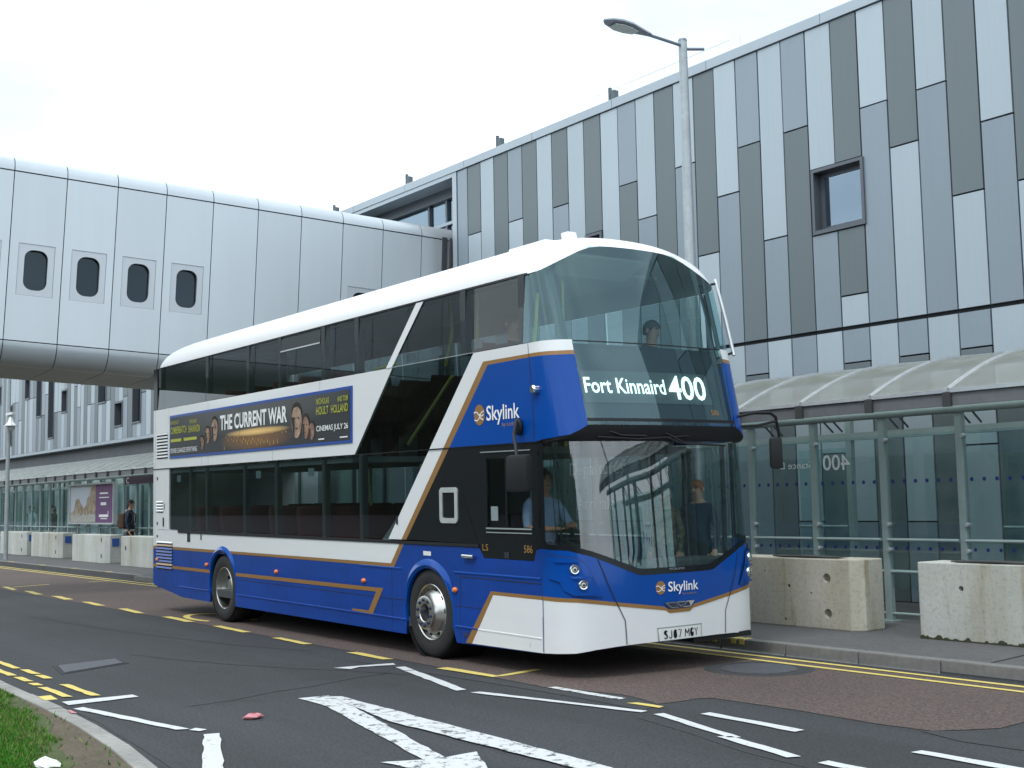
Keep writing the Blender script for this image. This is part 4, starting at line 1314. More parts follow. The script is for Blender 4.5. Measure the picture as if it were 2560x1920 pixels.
def patch(name, poly, m, parent=None, f=SU, off=0.0, thick=0.0, ds=.06, dz=.22, smooth=True):
    """A body panel: polygon in (perimeter, height) wrapped on the body surface."""
    bm = bmesh.new()
    vs = [bm.verts.new((s, 0, z)) for s, z in poly]
    bm.faces.new(vs)
    s0, s1 = min(q[0] for q in poly), max(q[0] for q in poly)
    z0, z1 = min(q[1] for q in poly), max(q[1] for q in poly)
    lo, hi = max(s0, 1.45), min(s1, 2 * SC - 1.45)
    if hi > lo:
        k = int((hi - lo) / ds)
        for i in range(0, k + 1):
            x = lo + (hi - lo) * i / max(k, 1)
            if s0 + 1e-4 < x < s1 - 1e-4:
                bmesh.ops.bisect_plane(bm, geom=bm.verts[:] + bm.edges[:] + bm.faces[:], plane_co=(x, 0, 0), plane_no=(1, 0, 0), dist=1e-5)
        k = int((z1 - z0) / dz)
        for i in range(1, k + 1):
            z = z0 + (z1 - z0) * i / (k + 1)
            bmesh.ops.bisect_plane(bm, geom=bm.verts[:] + bm.edges[:] + bm.faces[:], plane_co=(0, 0, z), plane_no=(0, 0, 1), dist=1e-5)
    bmesh.ops.triangulate(bm, faces=[q for q in bm.faces if len(q.verts) > 4])
    for v in bm.verts:
        s, z = v.co.x, v.co.z
        v.co = f(s, z) + nrm(f, s, z) * off
    bm.normal_update()
    c = Vector((-2.5, WID / 2, 2.0))
    for q in bm.faces:
        ctr = q.calc_center_median()
        ref = nrm(f, *poly[0]) if False else None
        if (ctr.x < 1.5 and q.normal.y * (ctr.y - c.y) < 0) or (ctr.x >= 1.5 and q.normal.dot(Vector((1.0, (ctr.y - c.y) * 1.2, 0))) < 0):
            q.normal_flip()
        q.smooth = smooth and s1 > 1.6
    for e_ in bm.edges:
        if len(e_.link_faces) == 1:
            e_.smooth = False
    me = bpy.data.meshes.new(name)
    bm.to_mesh(me)
    bm.free()
    me.materials.append(MATS[m])
    o = put(name, me, parent or bus)
    if thick:
        sl = o.modifiers.new('thickness', 'SOLIDIFY')
        sl.thickness = thick
        sl.offset = -1
    return o
def letters(body, poly_box, m, parent=None, f=SU, off=.006, bold=0.0, slant=0.0, name='lettering'):
    s0, s1, z0, z1 = poly_box
    vs, fs, asp = text_tris(body, bold)
    out = []
    for a, b in vs:
        s, z = s0 + (s1 - s0) * a + slant * b, z0 + (z1 - z0) * b
        out.append(f(s, z) + nrm(f, s, z) * off)
    return MB().add(out, fs).build(name, m, parent or bus)
def line(name, pts, w, m, parent=None, f=SU, off=.003):
    """A narrow strip following points in (s, z): a shut line or trim."""
    L, R = [], []
    for i, q in enumerate(pts):
        a, b = pts[max(i - 1, 0)], pts[min(i + 1, len(pts) - 1)]
        d = math.hypot(b[0] - a[0], b[1] - a[1])
        nx, nz = -(b[1] - a[1]) / d * w / 2, (b[0] - a[0]) / d * w / 2
        L.append((q[0] + nx, q[1] + nz))
        R.append((q[0] - nx, q[1] - nz))
    return patch(name, L + R[::-1], m, parent, f, off)
def arch(cu, r, cz, a0=0, a1=180, k=20):
    return [(cu + r * math.cos(math.radians(a0 + (a1 - a0) * i / k)), cz + r * math.sin(math.radians(a0 + (a1 - a0) * i / k))) for i in range(k + 1)]

RA, AR = -5.62, .475
# --- side panels, photographer's side
patch('side_panel', [(-8.5, 3.155), (-.705, 3.155), (-1.625, 2.2), (-8.5, 2.2)], 'bus_white', thick=.03)
patch('side_panel', [(-8.5, 2.195), (-7.79, 2.195), (-7.79, 1.235), (-7.38, 1.232), (-7.38, 1.19), (-.598, 1.19), (-.795, .968), (-8.5, .968)], 'bus_white', thick=.03)
patch('pillar_panel', [(.94, 3.155), U(1.875, 3.155), V(.12, 3.165), V(.275, 3.17), V(.275, 3.066), V(.12, 3.058), U(1.878, 3.053), (1.107, 3.05), (.334, 2.211), (.0585, 2.211)], 'bus_white', thick=.03)
patch('pillar_panel', [(.0585, 2.207), (.334, 2.207), (-.556, 1.237), (-.842, 1.237)], 'bus_white', thick=.03)
patch('window_stripe', [(-.196, 3.83), (-.047, 3.83), (-.705, 3.157), (-.838, 3.157)], 'bus_white', off=.008)
patch('gold_band', [(1.107, 3.05), U(1.878, 3.053), V(.12, 3.058), V(.275, 3.066), V(.276, 3.026), V(.12, 3.02), U(1.88, 3.018), (1.19, 3.01), (.448, 2.207), (.334, 2.207)], 'bus_gold', thick=.02)
patch('gold_band', [(.336, 2.205), (.446, 2.205), (-.451, 1.237), (-.556, 1.237)], 'bus_gold', thick=.02)
patch('gold_band', [(-8.5, .966), (-.797, .966), (-.598, 1.19), (-.504, 1.19), (-.725, .93), (-5.03, .926), (-6.21, .926), (-8.5, .924)], 'bus_gold', thick=.02)
blue_up = patch('side_panel', [(1.19, 3.01), U(1.88, 3.018), V(.12, 3.02), V(.276, 3.026), V(.283, 2.7), V(.286, 2.348), V(.2, 2.30), V(.12, 2.26), U(2.08, 2.225), U(1.95, 2.207), (.448, 2.207)], 'bus_blue', thick=.03)
low = [(-8.5, .922), (-6.21, .924), (-5.03, .924), (-.727, .928), (-.506, 1.188), (.972, 1.188), (1.06, 1.087), (1.906, 1.087), (1.95, 1.19), UL(2.02, 1.21), UL(2.02, .24), (.535, .21)]
low += arch(0, AR, .47, -12, 192)
low += [(-.47, .215), (RA + .46, .205)] + arch(RA, AR, .47, -12, 192) + [(RA - .46, .208), (-7.2, .211), (-8.4, .335), (-8.5, .36)]
patch('skirt_panel', low, 'bus_blue_dusty', f=SL, thick=.03)
# wheel arch lips
for cu, r1 in ((0, .575), (RA, .56)):
    vs, fs = [], []
    prof = [(AR - .004, .03), (AR, -.012), (AR + .035, -.03), (r1 - .02, -.016), (r1, .0)]
    K_ = 28
    for i in range(K_ + 1):
        a = math.radians(-14 + 208 * i / K_)
        q_ = max(0.0, min(1.0, (math.sin(a) - .30) / .45))
        q_ = q_ * q_ * (3 - 2 * q_)
        for (r, y) in [(AR + (r_ - AR) * (.25 + .75 * q_) if r_ > AR else r_, y_ * (.22 + .78 * q_) if y_ < 0 else y_) for r_, y_ in prof]:
            if i in (0, K_):
                pass
            vs.append((cu + r * math.cos(a), y, .47 + r * math.sin(a)))
    n_ = len(prof)
    for i in range(K_):
        for j in range(n_ - 1):
            fs.append((i * n_ + j, (i + 1) * n_ + j, (i + 1) * n_ + j + 1, i * n_ + j + 1))
    MB().add(vs, fs).build('wheel_arch', 'bus_blue', bus, smooth=True)
    # inner tub
    MB().lathe([(AR + .02, .02), (AR + .03, .5), (.0, .5)], 'y', (cu, 0, .47), 28).build('arch_liner', 'black_plastic', bus)
# gold pin stripe along the skirt with its hooked end
patch('gold_line', [(-8.5, .674), (-6.09, .674), (-6.09, .628), (-8.5, .628)], 'bus_gold', off=.004, f=SL)
patch('gold_line', [(-5.13, .674), (-.965, .683), (-1.215, .378), (-1.7, .385), (-1.72, .41), (-1.31, .412), (-1.13, .636), (-5.13, .626)], 'bus_gold', off=.004, f=SL)
# raised shut lines on the skirt
for a, b, z in ((-5.1, -.48, .372), (.52, .93, .378), (.94, 2.0, .378), (-7.35, -6.15, .368)):
    MB().prism([(a, -.009, z - .008), (a, -.009, z + .004), (a, .001, z + .012), (a, .001, z - .012)], (b - a, 0, 0)).build('rub_rail', 'bus_blue_dusty' if b < 1.5 else 'bus_white', bus)
for a, b, z in ((-1.5, -.55, .918), (.5, 2.0, .926)):
    MB().prism([(a, -.009, z - .006), (a, -.009, z + .006), (a, .001, z + .012), (a, .001, z - .010)], (b - a, 0, 0)).build('rub_rail', 'bus_blue', bus)
SEAMS = [([(-5.15, .581), (-.5, .580)], .006), ([(-.775, .925), (-.775, .215)], .006), ([(.62, .885), (2.0, .88)], .008), ([(.62, .885), (.60, .215)], .006), ([(.62, .585), (1.1, .585)], .005), ([(-6.85, .92), (-6.85, .22)], .006), ([(-7.62, .6), (-7.62, .32)], .005), ([(-7.35, .6), (-6.85, .6)], .005), ([(.45, .58), (.62, .58)], .005)]
for pts, w in SEAMS:
    line('shut_line', pts, w, 'seam', f=SL, off=.0035)
for pts in ([(-6.15, 3.15), (-6.15, 2.205)], [(-7.79, 3.15), (-7.79, 2.9)], [(-2.5, 3.15), (-2.5, 3.03)], [(-8.42, 3.15), (-8.42, 2.205)], [(-8.42, 2.19), (-8.42, 1.0)], [(-8.3, 1.228), (-7.4, 1.228)], [(-6.4, 2.34), (-6.4, 2.21)], [(-3.9, 2.34), (-3.9, 2.21)]):
    line('shut_line', pts, .006, 'interior_grey', off=.003)
line('shut_line', [U(1.876, 3.15), U(1.9, 2.9), U(1.94, 2.23)], .007, 'seam', off=.004)
patch('sill_trim', [(-7.38, 1.236), (.97, 1.222), (.972, 1.192), (-7.38, 1.19)], 'black_plastic', off=.010, thick=.03)
line('deck_trim', [(-8.5, 2.197), (.45, 2.204)], .014, 'bus_black', off=.010)
line('deck_trim', [(.45, 2.205), U(1.98, 2.205), U(2.1, 2.225)], .012, 'bus_black', off=.010)
line('deck_trim', [(-.70, 3.158), (.94, 3.158)], .008, 'interior_grey', off=.006)
line('gutter', [(-8.3, 3.832), U(1.85, 3.832)], .02, 'bus_black', off=.01)

# --- glazing, photographer's side
edges = [-8.33, -6.25, -4.75, -3.72, -2.45, -1.58]
for a, b in zip(edges, edges[1:]):
    patch('window', [(a + .008, 3.16), (b - .008, 3.16), (b - .008, 3.828), (a + .008, 3.828)], 'bus_glass', off=-.004)
patch('window', [(-1.572, 3.16), (-.84, 3.16), (-.2, 3.828), (-1.572, 3.828)], 'bus_glass', off=-.004)
patch('window', [(-.70, 3.162), (.715, 3.162), (.715, 3.828), (-.05, 3.828)], 'bus_glass', off=-.004)
patch('window', [(.73, 3.162), U(1.78, 3.162), U(1.78, 3.828), (.73, 3.828)], 'bus_glass', off=-.004)
patch('stair_window', [(-.70, 3.153), (.93, 3.153), (.055, 2.21), (-1.61, 2.21)], 'stair_glass', off=-.004)
edges = [-7.785, -6.92, -6.27, -4.88, -3.84, -2.46, -1.5]
for a, b in zip(edges, edges[1:]):
    patch('window', [(a + .008, 1.238), (b - .008, 1.238), (b - .008, 2.19), (a + .008, 2.19)], 'bus_glass', off=-.004)
patch('window', [(-1.49, 1.238), (-.85, 1.238), (.045, 2.19), (-1.49, 2.19)], 'bus_glass', off=-.004)
# pillars behind the glass
for u in (-8.27, -6.25, -4.75, -3.72, -2.45, -1.58, .72, 1.75):
    MB().box(u - .05, .02, 3.15, u + .05, .10, 3.84).build('pillar', 'interior_dark', bus)
for u in (-6.92, -6.27, -4.88, -3.84, -2.46, -1.5):
    MB().box(u - .045, .02, 1.2, u + .045, .09, 2.2).build('pillar', 'interior_dark', bus)
# opening top-light
hop = patch('hopper_window', [(-3.66, 3.63), (-2.52, 3.63), (-2.52, 3.80), (-3.66, 3.80)], 'interior_dark', off=.004)
line('hopper_rail', [(-3.66, 3.635), (-2.52, 3.635)], .018, 'alu', hop, off=.012)
# cab: gloss black surround with sliding window
patch('cab_panel', [(-.451, 1.24), (.446, 2.203), (1.125, 2.203), (1.125, 1.19), (.975, 1.192), (.97, 1.222)], 'bus_black', thick=.02)
patch('cab_panel', [(1.126, 2.203), UL(2.0, 2.203), UL(1.985, 2.075), (1.126, 2.075)], 'bus_black', f=SL, thick=.02)
patch('cab_panel', [(1.126, 1.40), UL(1.99, 1.40), UL(2.0, 1.215), (1.952, 1.19), (1.906, 1.09), (1.062, 1.09), (.977, 1.189), (1.126, 1.189)], 'bus_black', f=SL, thick=.02)
patch('cab_panel', [(1.905, 2.074), UL(1.985, 2.074), UL(1.99, 1.401), (1.90, 1.401)], 'bus_black', f=SL, thick=.02)
cw = patch('cab_window', [(1.127, 1.402), (1.902, 1.402), (1.904, 2.073), (1.127, 2.073)], 'cab_glass', off=-.012, f=SL)
for pts, w in (([(1.12, 1.385), (1.905, 1.385)], .014), ([(1.12, 1.345), (1.905, 1.345)], .010), ([(1.04, 2.14), (1.92, 2.135)], .010)):
    line('window_track', pts, w, 'interior_grey', cw, SL, .012)
line('window_bar', [(1.47, 1.40), (1.47, 2.075)], .03, 'bus_black', cw, SL, .006)
line('window_bar', [(1.13, 1.40), (1.13, 2.075)], .02, 'bus_black', cw, SL, .006)
letters('LS', (1.045, 1.145, 1.163, 1.228), 'gold_letter', f=SL)
letters('586', (1.755, 1.897, 1.161, 1.233), 'gold_letter', f=SL)
# charging-port style frame on the black panel
fr = rrect(.43, 1.612, .345, .37, .05)
fi = rrect(.43, 1.612, .235, .265, .012)
n_ = len(fr)
MB().add([(u, -.012, z) for u, z in fr] + [(u, -.012, z) for u, z in fi] + [(u, 0, z) for u, z in fr] + [(u, 0, z) for u, z in fi],
         sum([[(i, (i + 1) % n_, n_ + (i + 1) % n_, n_ + i), (i, 2 * n_ + i, 2 * n_ + (i + 1) % n_, (i + 1) % n_), (n_ + i, n_ + (i + 1) % n_, 3 * n_ + (i + 1) % n_, 3 * n_ + i)] for i in range(n_)], [])).build('vent_frame', 'alu', bus)
MB().tube([(.715, -.03, 1.10), (.915, -.03, 1.097)], .02, 10).build('door_handle', 'chrome', bus, smooth=True)
patch('notice', [(-.09, 1.08), (.065, 1.078), (.065, 1.124), (-.09, 1.126)], 'plate_white', off=.005)
for u in (-8.294, -6.2, -3.792, -1.415, .525):
    MB().sphere((u, -.005, .745), .042, .03, .03, 12, 8).build('side_marker', 'amber', bus, smooth=True)
# louvres
def louvre(u0, u1, z0, z1, n, m):
    t = patch('louvre', [(u0, z0), (u1, z0), (u1, z1), (u0, z1)], 'seam', off=.004)
    h = (z1 - z0) / n
    for k in range(n):
        za = z0 + h * k
        MB().prism([(u0, -.004, za + h * .35), (u0, -.018, za + h * .42), (u0, -.014, za + h * .6), (u0, -.004, za + h * .95)], (u1 - u0, 0, 0)).build('slat', m if isinstance(m, str) else m(za), t)
louvre(-8.33, -7.84, 2.36, 2.77, 8, 'bus_white')
louvre(-8.34, -8.04, 1.50, 1.69, 4, 'bus_white')
louvre(-8.33, -7.62, .60, 1.05, 9, lambda z: 'bus_white' if z > .97 else ('bus_gold' if .91 < z or .61 < z < .66 else 'bus_blue_dusty'))
for u0, u1, z0, z1 in ((-8.33, -8.28, 2.02, 2.07), (-8.33, -8.28, 1.30, 1.35), (-8.06, -8.0, 1.28, 1.42), (-7.99, -7.97, 1.55, 1.64), (-6.99, -6.87, 1.06, 1.19), (-6.45, -6.41, 1.1, 1.19), (-.66, -.62, 1.40, 1.49), (-8.33, -8.28, 1.1, 1.14), (1.42, 1.50, 1.10, 1.16)):
    patch('access_flap', [(u0, z0), (u1, z0), (u1, z1), (u0, z1)], 'seam', off=.005)
for u, z in ((1.86, .30), (.72, .30)):
    patch('reflector', [(u - .05, z - .02), (u + .05, z - .02), (u + .05, z + .025), (u - .05, z + .025)], 'hub_dark', off=.005, f=SL)

# --- upper-side logo
def logo(cu, cz, r, f, conv, m_gold, t0, t1, tz0, tz1, sub):
    rg = [conv(cu + r * .9 * math.cos(2 * math.pi * k / 28), cz + r * math.sin(2 * math.pi * k / 28)) for k in range(28)]
    lg = patch('logo', rg, m_gold, f=f, off=.004)
    for pts in ([(-1.0, .25), (-.5, .3), (-.1, .05), (.3, -.35), (.8, -.5)], [(-.9, -.45), (-.4, -.55), (.05, -.3), (.4, .2), (.9, .35)], [(.05, .1), (.35, -.15), (.85, .0)]):
        line('logo_line', [conv(cu + r * .9 * a, cz + r * b) for a, b in pts], r * .11, 'white_letter', lg, f, .007)
    s0, s1 = conv(t0, tz0)[0], conv(t1, tz0)[0]
    letters('Skylink', (s0, s1, tz0 - (tz1 - tz0) * .28, tz1), 'white_letter', f=f, bold=.012)
    a, b = conv(sub[0], sub[2])[0], conv(sub[1], sub[2])[0]
    letters('by Lothian', (a, b, sub[2], sub[3]), 'gold_letter', f=f)
logo(1.03, 2.517, .105, SU, lambda u, z: U(u, z), 'bus_gold', 1.158, 1.722, 2.446, 2.60, (1.43, 1.70, 2.37, 2.42))
MB().lathe([(0, -.06), (.03, -.06), (.042, -.045), (.042, .01)], 'y', (1.995, .0, 2.70), 16).build('marker_lamp', 'chrome', bus, smooth=True)
cp = SU(*V(.24, 2.91))
MB().lathe([(0, -.03), (.018, -.03), (.024, -.02), (.024, .02)], 'y', (cp.x - .05, cp.y - .02, 2.91), 12).build('marker_lamp', 'black_plastic', bus, smooth=True)

# --- advertisement
ad = patch('advert_frame', [(-7.74, 2.35), (-1.66, 2.352), (-1.645, 3.028), (-7.725, 3.026)], 'ad_blue', off=.012, thick=.012)
patch('advert_sheet', [(-7.70, 2.388), (-1.70, 2.388), (-1.69, 2.99), (-7.69, 2.99)], 'ad_dark', ad, off=.015)
for k in range(34):
    u = -5.5 + 2.1 * ((k * .618) % 1)
    z = 2.42 + .19 * ((k * .37) % 1)
    h = .012 + .03 * (2.62 - z) / .2
    patch('printed_light', [(u - .01, z), (u, z - h * .5), (u + .01, z), (u + .004, z + h), (u - .004, z + h)], 'ad_glow', ad, off=.0195)
def face(u, z, w, h, m):
    oval = [(u + w * math.cos(2 * math.pi * k / 18), z + h * math.sin(2 * math.pi * k / 18) * (1 if math.sin(2 * math.pi * k / 18) > 0 else 1.1)) for k in range(18)]
    fo = patch('printed_face', oval, m, ad, off=.0195)
    hr = [(u - w * 1.06, z + h * .1), (u - w * .92, z + h * .45), (u - w * .5, z + h * .78), (u + w * .2, z + h * .82), (u + w * .7, z + h * .62), (u + w * .95, z + h * .3), (u + w * 1.08, z + h * .1), (u + w * 1.0, z + h * .6), (u + w * .6, z + h * 1.0), (u, z + h * 1.12), (u - w * .6, z + h * 1.0), (u - w * 1.0, z + h * .6)]
    patch('printed_shade', [(u - w * .98, z + h * .2), (u - w * .55, z + h * .2), (u - w * .35, z - h * .3), (u - w * .4, z - h * 1.02), (u - w * .75, z - h * .7)], 'ad_hair', ad, off=.02)
    patch('printed_hair', hr, 'ad_hair', ad, off=.0205)
    for sx in (-.38, .38):
        patch('printed_eye', [(u + w * (sx - .2), z + h * .12), (u + w * sx, z + h * .05), (u + w * (sx + .2), z + h * .12), (u + w * sx, z + h * .2)], 'ad_hair', ad, off=.0205)
    patch('printed_mouth', [(u - w * .3, z - h * .5), (u, z - h * .57), (u + w * .3, z - h * .5), (u, z - h * .45)], 'ad_hair', ad, off=.0205)
for a in ((-6.36, 2.55, .075, .10, 'ad_face'), (-6.13, 2.66, .085, .12, 'ad_face'), (-5.86, 2.73, .115, .17, 'ad_face_pale'), (-3.13, 2.70, .15, .21, 'ad_face_pale'), (-2.87, 2.61, .09, .15, 'ad_face'), (-2.70, 2.55, .075, .11, 'ad_face')):
    face(*a)
letters('THE CURRENT WAR', (-5.65, -3.41, 2.69, 2.91), 'white_letter', ad, off=.021, bold=.03)
letters('NICHOLAS', (-2.57, -2.22, 2.86, 2.935), 'ad_yellow', ad, off=.021, bold=.01)
letters('HOULT', (-2.57, -2.24, 2.73, 2.83), 'ad_yellow', ad, off=.021, bold=.01)
letters('AND TOM', (-2.0, -1.735, 2.86, 2.925), 'ad_yellow', ad, off=.021, bold=.01)
letters('HOLLAND', (-2.17, -1.735, 2.73, 2.83), 'ad_yellow', ad, off=.021, bold=.01)
letters('CINEMAS JULY 26', (-2.57, -1.735, 2.505, 2.595), 'white_letter', ad, off=.021, bold=.01)
letters('BENEDICT', (-7.66, -7.3, 2.88, 2.935), 'ad_yellow', ad, off=.021)
letters('MICHAEL', (-6.85, -6.55, 2.86, 2.92), 'ad_yellow', ad, off=.021)
letters('CUMBERBATCH', (-7.66, -6.98, 2.73, 2.84), 'ad_yellow', ad, off=.021, bold=.01)
letters('SHANNON', (-6.90, -6.43, 2.72, 2.83), 'ad_yellow', ad, off=.021, bold=.01)
letters('POWER CHANGES EVERYTHING', (-7.66, -6.55, 2.43, 2.505), 'white_letter', ad, off=.021)
for a, b in ((-7.66, -7.2), (-7.1, -6.56)):
    patch('printed_line', [(a, 2.605), (b, 2.605), (b, 2.65), (a, 2.65)], 'ad_yellow', ad, off=.0195)
for a, b in ((-2.52, -2.36), (-1.95, -1.75)):
    patch('printed_line', [(a, 2.42), (b, 2.42), (b, 2.435), (a, 2.435)], 'white_letter', ad, off=.0195)
for u in (-6.28, -4.95, -3.28):
    line('sheet_joint', [(u, 2.39), (u, 2.99)], .006, 'ad_mid', ad, off=.0215)

# --- front, lower
wb_z = lambda v: float(np.interp(v, [0, .3, .6, 1.26], [.245, .285, .305, .31]))
vs_ = [.12, .3, .5, .75, 1.0, 1.26]
bot = [UL(2.02, .245)] + [V(v, wb_z(v)) for v in vs_] + [V(WID - v, wb_z(v)) for v in vs_[-2::-1]] + [(2 * SC - UL(2.02, .245)[0], .245)]
goldlow = [UL(2.02, .733), V(.14, .722), V(.3, .70), V(.525, .668), V(1.08, .592), V(1.13, .562)]
goldhi = [UL(2.02, .768), V(.14, .757), V(.3, .735), V(.525, .703), V(1.065, .628), V(1.115, .60)]
full_low = goldlow + [(2 * SC - s, z) for s, z in goldlow[::-1]]
full_hi = goldhi + [(2 * SC - s, z) for s, z in goldhi[::-1]]
patch('bumper', bot + full_low[::-1], 'bus_white', f=SL, thick=.03)
patch('bumper_side', [(.822, .228), (1.005, .46), (1.215, .733), UL(2.018, .733), UL(2.018, .245)], 'bus_white', f=SL, off=.005)
patch('gold_band', full_low + full_hi[::-1], 'bus_gold', f=SL, off=.003, thick=.02)
patch('gold_band', [(.71, .226), (.822, .228), (1.215, .733), UL(2.018, .733), UL(2.018, .768), (1.175, .768)], 'bus_gold', f=SL, off=.006)
wsb = [UL(2.02, 1.205), V(.10, 1.19), V(.29, 1.132), V(.5, 1.05), V(.76, .945), V(.83, .935)]
ws_low = wsb + [(2 * SC - s, z) for s, z in wsb[::-1]]
patch('front_panel', full_hi + ws_low[::-1], 'bus_blue', f=SL, thick=.03)
for mm in (0, 1):
    fm = (lambda q: q) if mm == 0 else (lambda q: [(2 * SC - s, z) for s, z in q])
    line('shut_line', fm([V(.35, 1.10), V(.43, .88), V(.525, .69), V(.609, .53), V(.62, .31)]), .009, 'seam', f=SL, off=.0075)
    line('shut_line', fm([UL(2.015, .58), UL(2.015, .26)]), .006, 'interior_grey', f=SL, off=.007)
    # headlamp pod
    pod = [UL(2.09, 1.148), V(.13, 1.125), V(.215, 1.075), V(.285, .93), V(.37, .765), V(.12, .782), UL(2.27, .83), UL(2.235, .905), UL(2.12, .935)]
    line('shut_line', fm(pod + pod[:1]), .014, 'seam', f=SL, off=.004)
    po = patch('headlamp_pod', fm(pod), 'bus_blue', f=SL, off=.016)
    for lo_, hi_ in (((UL(2.16, 1.11), V(.16, 1.098)), (V(.17, 1.08), UL(2.2, 1.085))), ((V(.10, .955), V(.24, .955)), (V(.245, .94), V(.12, .94))), ((V(.15, .80), V(.31, .81)), (V(.315, .795), V(.16, .785)))):
        patch('pod_ridge', fm([lo_[0], lo_[1], hi_[0], hi_[1]]), 'bus_blue', po, SL, .034)
    for v_, z_ in ((.127, 1.02), (.185, .88)):
        s_ = V(v_, z_)[0] if mm == 0 else 2 * SC - V(v_, z_)[0]
        c = SL(s_, z_)
        nn = nrm(SL, s_, z_)
        nn = (nn * .6 + Vector((1, 0, 0)) * .4).normalized()
        rot = nn.to_track_quat('Z', 'Y').to_matrix().to_4x4()
        T = Matrix.Translation(c + nn * .012) @ rot
        me = MB().lathe([(.026, .0), (.030, .02), (.040, .022), (.046, .014), (.047, 0)], 'z', (0, 0, 0), 24).mesh('headlamp', 'chrome', smooth=True)
        me.transform(T)
        hl = put('headlamp', me, bus)
        me = MB().sphere((0, 0, .008), .028, .028, .016, 14, 8).mesh('lens', 'lens_grey', smooth=True)
        me.transform(T)
        put('lens', me, hl)
        me = MB().lathe([(0, .0255), (.010, .0245), (.012, .018)], 'z', (0, 0, 0), 14).mesh('bulb', 'bus_black', smooth=True)
        me.transform(T)
        put('bulb', me, hl)
logo(1.028, .807, .064, SL, lambda v, z: V(v, z), 'bus_gold', 1.118, 1.518, .762, .858, (1.30, 1.49, .722, .745))
# maker's grille badge
bd = patch('badge', [V(1.06, .665), V(1.46, .665), V(1.40, .60), V(1.12, .60)], 'hub_dark', f=SL, off=.007)
for k, q in enumerate(([(1.08, .66), (1.19, .66), (1.235, .612), (1.15, .612)], [(1.215, .66), (1.325, .66), (1.27, .616)], [(1.345, .66), (1.45, .66), (1.395, .612), (1.30, .612)])):
    pts = [V(a, b) for a, b in q]
    line('badge_line', pts + pts[:1], .008, 'chrome', bd, SL, .012)
letters('VOLVO', (V(1.135, 1)[0], V(1.33, 1)[0], .966, .985), 'interior_grey', f=SL, off=.012)
# number plate in its recess
pl = patch('number_plate', [V(.992, .311), V(1.528, .311), V(1.528, .422), V(.992, .422)], 'plate_white', f=SL, off=.010, thick=.008)
GLY = {'S': [[(.9, .85), (.7, 1), (.3, 1), (.08, .85), (.08, .65), (.3, .53), (.7, .47), (.92, .35), (.92, .15), (.7, 0), (.3, 0), (.08, .15)]],
       'J': [[(.8, 1), (.8, .2), (.6, 0), (.3, 0), (.1, .2)]], '6': [[(.9, .85), (.7, 1), (.35, 1), (.1, .75), (.1, .2), (.35, 0), (.65, 0), (.9, .2), (.9, .4), (.65, .57), (.3, .57), (.1, .4)]],
       '7': [[(.05, 1), (.95, 1), (.4, 0)]], 'M': [[(.02, 0), (.02, 1)], [(.02, 1), (.5, .42)], [(.5, .42), (.98, 1)], [(.98, 1), (.98, 0)]],
       'G': [[(.92, .8), (.7, 1), (.3, 1), (.08, .75), (.08, .25), (.3, 0), (.7, 0), (.92, .2), (.92, .47), (.55, .47)]], 'Y': [[(.05, 1), (.5, .5), (.95, 1)], [(.5, .5), (.5, 0)]]}
cx_ = 1.045
for ch_ in 'SJ67 MGY':
    if ch_ == ' ':
        cx_ += .034
        continue
    for st_ in GLY[ch_]:
        line('plate_letter', [V(cx_ + (.052 if ch_ == 'M' else .044) * a_, .33 + .072 * b_) for a_, b_ in st_], .0095, 'bus_black', pl, SL, .0135)
    cx_ += .068 if ch_ == 'M' else .058
line('plate_shade_strip', [V(.97, .43), V(1.55, .43)], .012, 'interior_grey', f=SL, off=.006)  # flat grey strips colour in the shade round the plate recess
line('plate_shade_strip', [V(.978, .43), V(.984, .312)], .008, 'interior_grey', f=SL, off=.006)
line('plate_shade_strip', [V(1.54, .43), V(1.537, .312)], .008, 'interior_grey', f=SL, off=.006)

# --- windscreen
top = [UL(2.02, 2.20), V(.12, 2.20), V(.3, 2.215), V(.6, 2.225), V(1.26, 2.23)]
ws_top = top + [(2 * SC - s, z) for s, z in top[-2::-1]]
ws = patch('windscreen', ws_low + ws_top[::-1], 'windscreen_glass', f=SL, off=-.006)
inner = [UL(2.05, 1.25), V(.12, 1.235), V(.30, 1.18), V(.52, 1.10), V(.775, 1.005), V(.84, .995)]
in_full = inner + [(2 * SC - s, z) for s, z in inner[::-1]]
patch('windscreen_border', ws_low + in_full[::-1], 'bus_black', ws, SL, .001)
for mm in (0, 1):
    fm = (lambda q: q) if mm == 0 else (lambda q: [(2 * SC - s, z) for s, z in q])
    line('windscreen_border', fm([UL(2.035, 1.21), UL(2.03, 2.20)]), .07, 'bus_black', ws, SL, .001)
    for w_ in (0.06, .11, .16):
        line('pillar_seal', fm([V(max(.02, w_ * .6), 1.2), V(max(.015, w_ * .45), 1.7), V(.012 + w_ * .2, 2.2)]), .010, 'black_plastic', ws, SL, -.03)
line('glass_joint', [V(.46, 2.2), V(.52, 2.0), V(.53, 1.6), V(.54, 1.06)], .006, 'bus_black', ws, SL, .001)
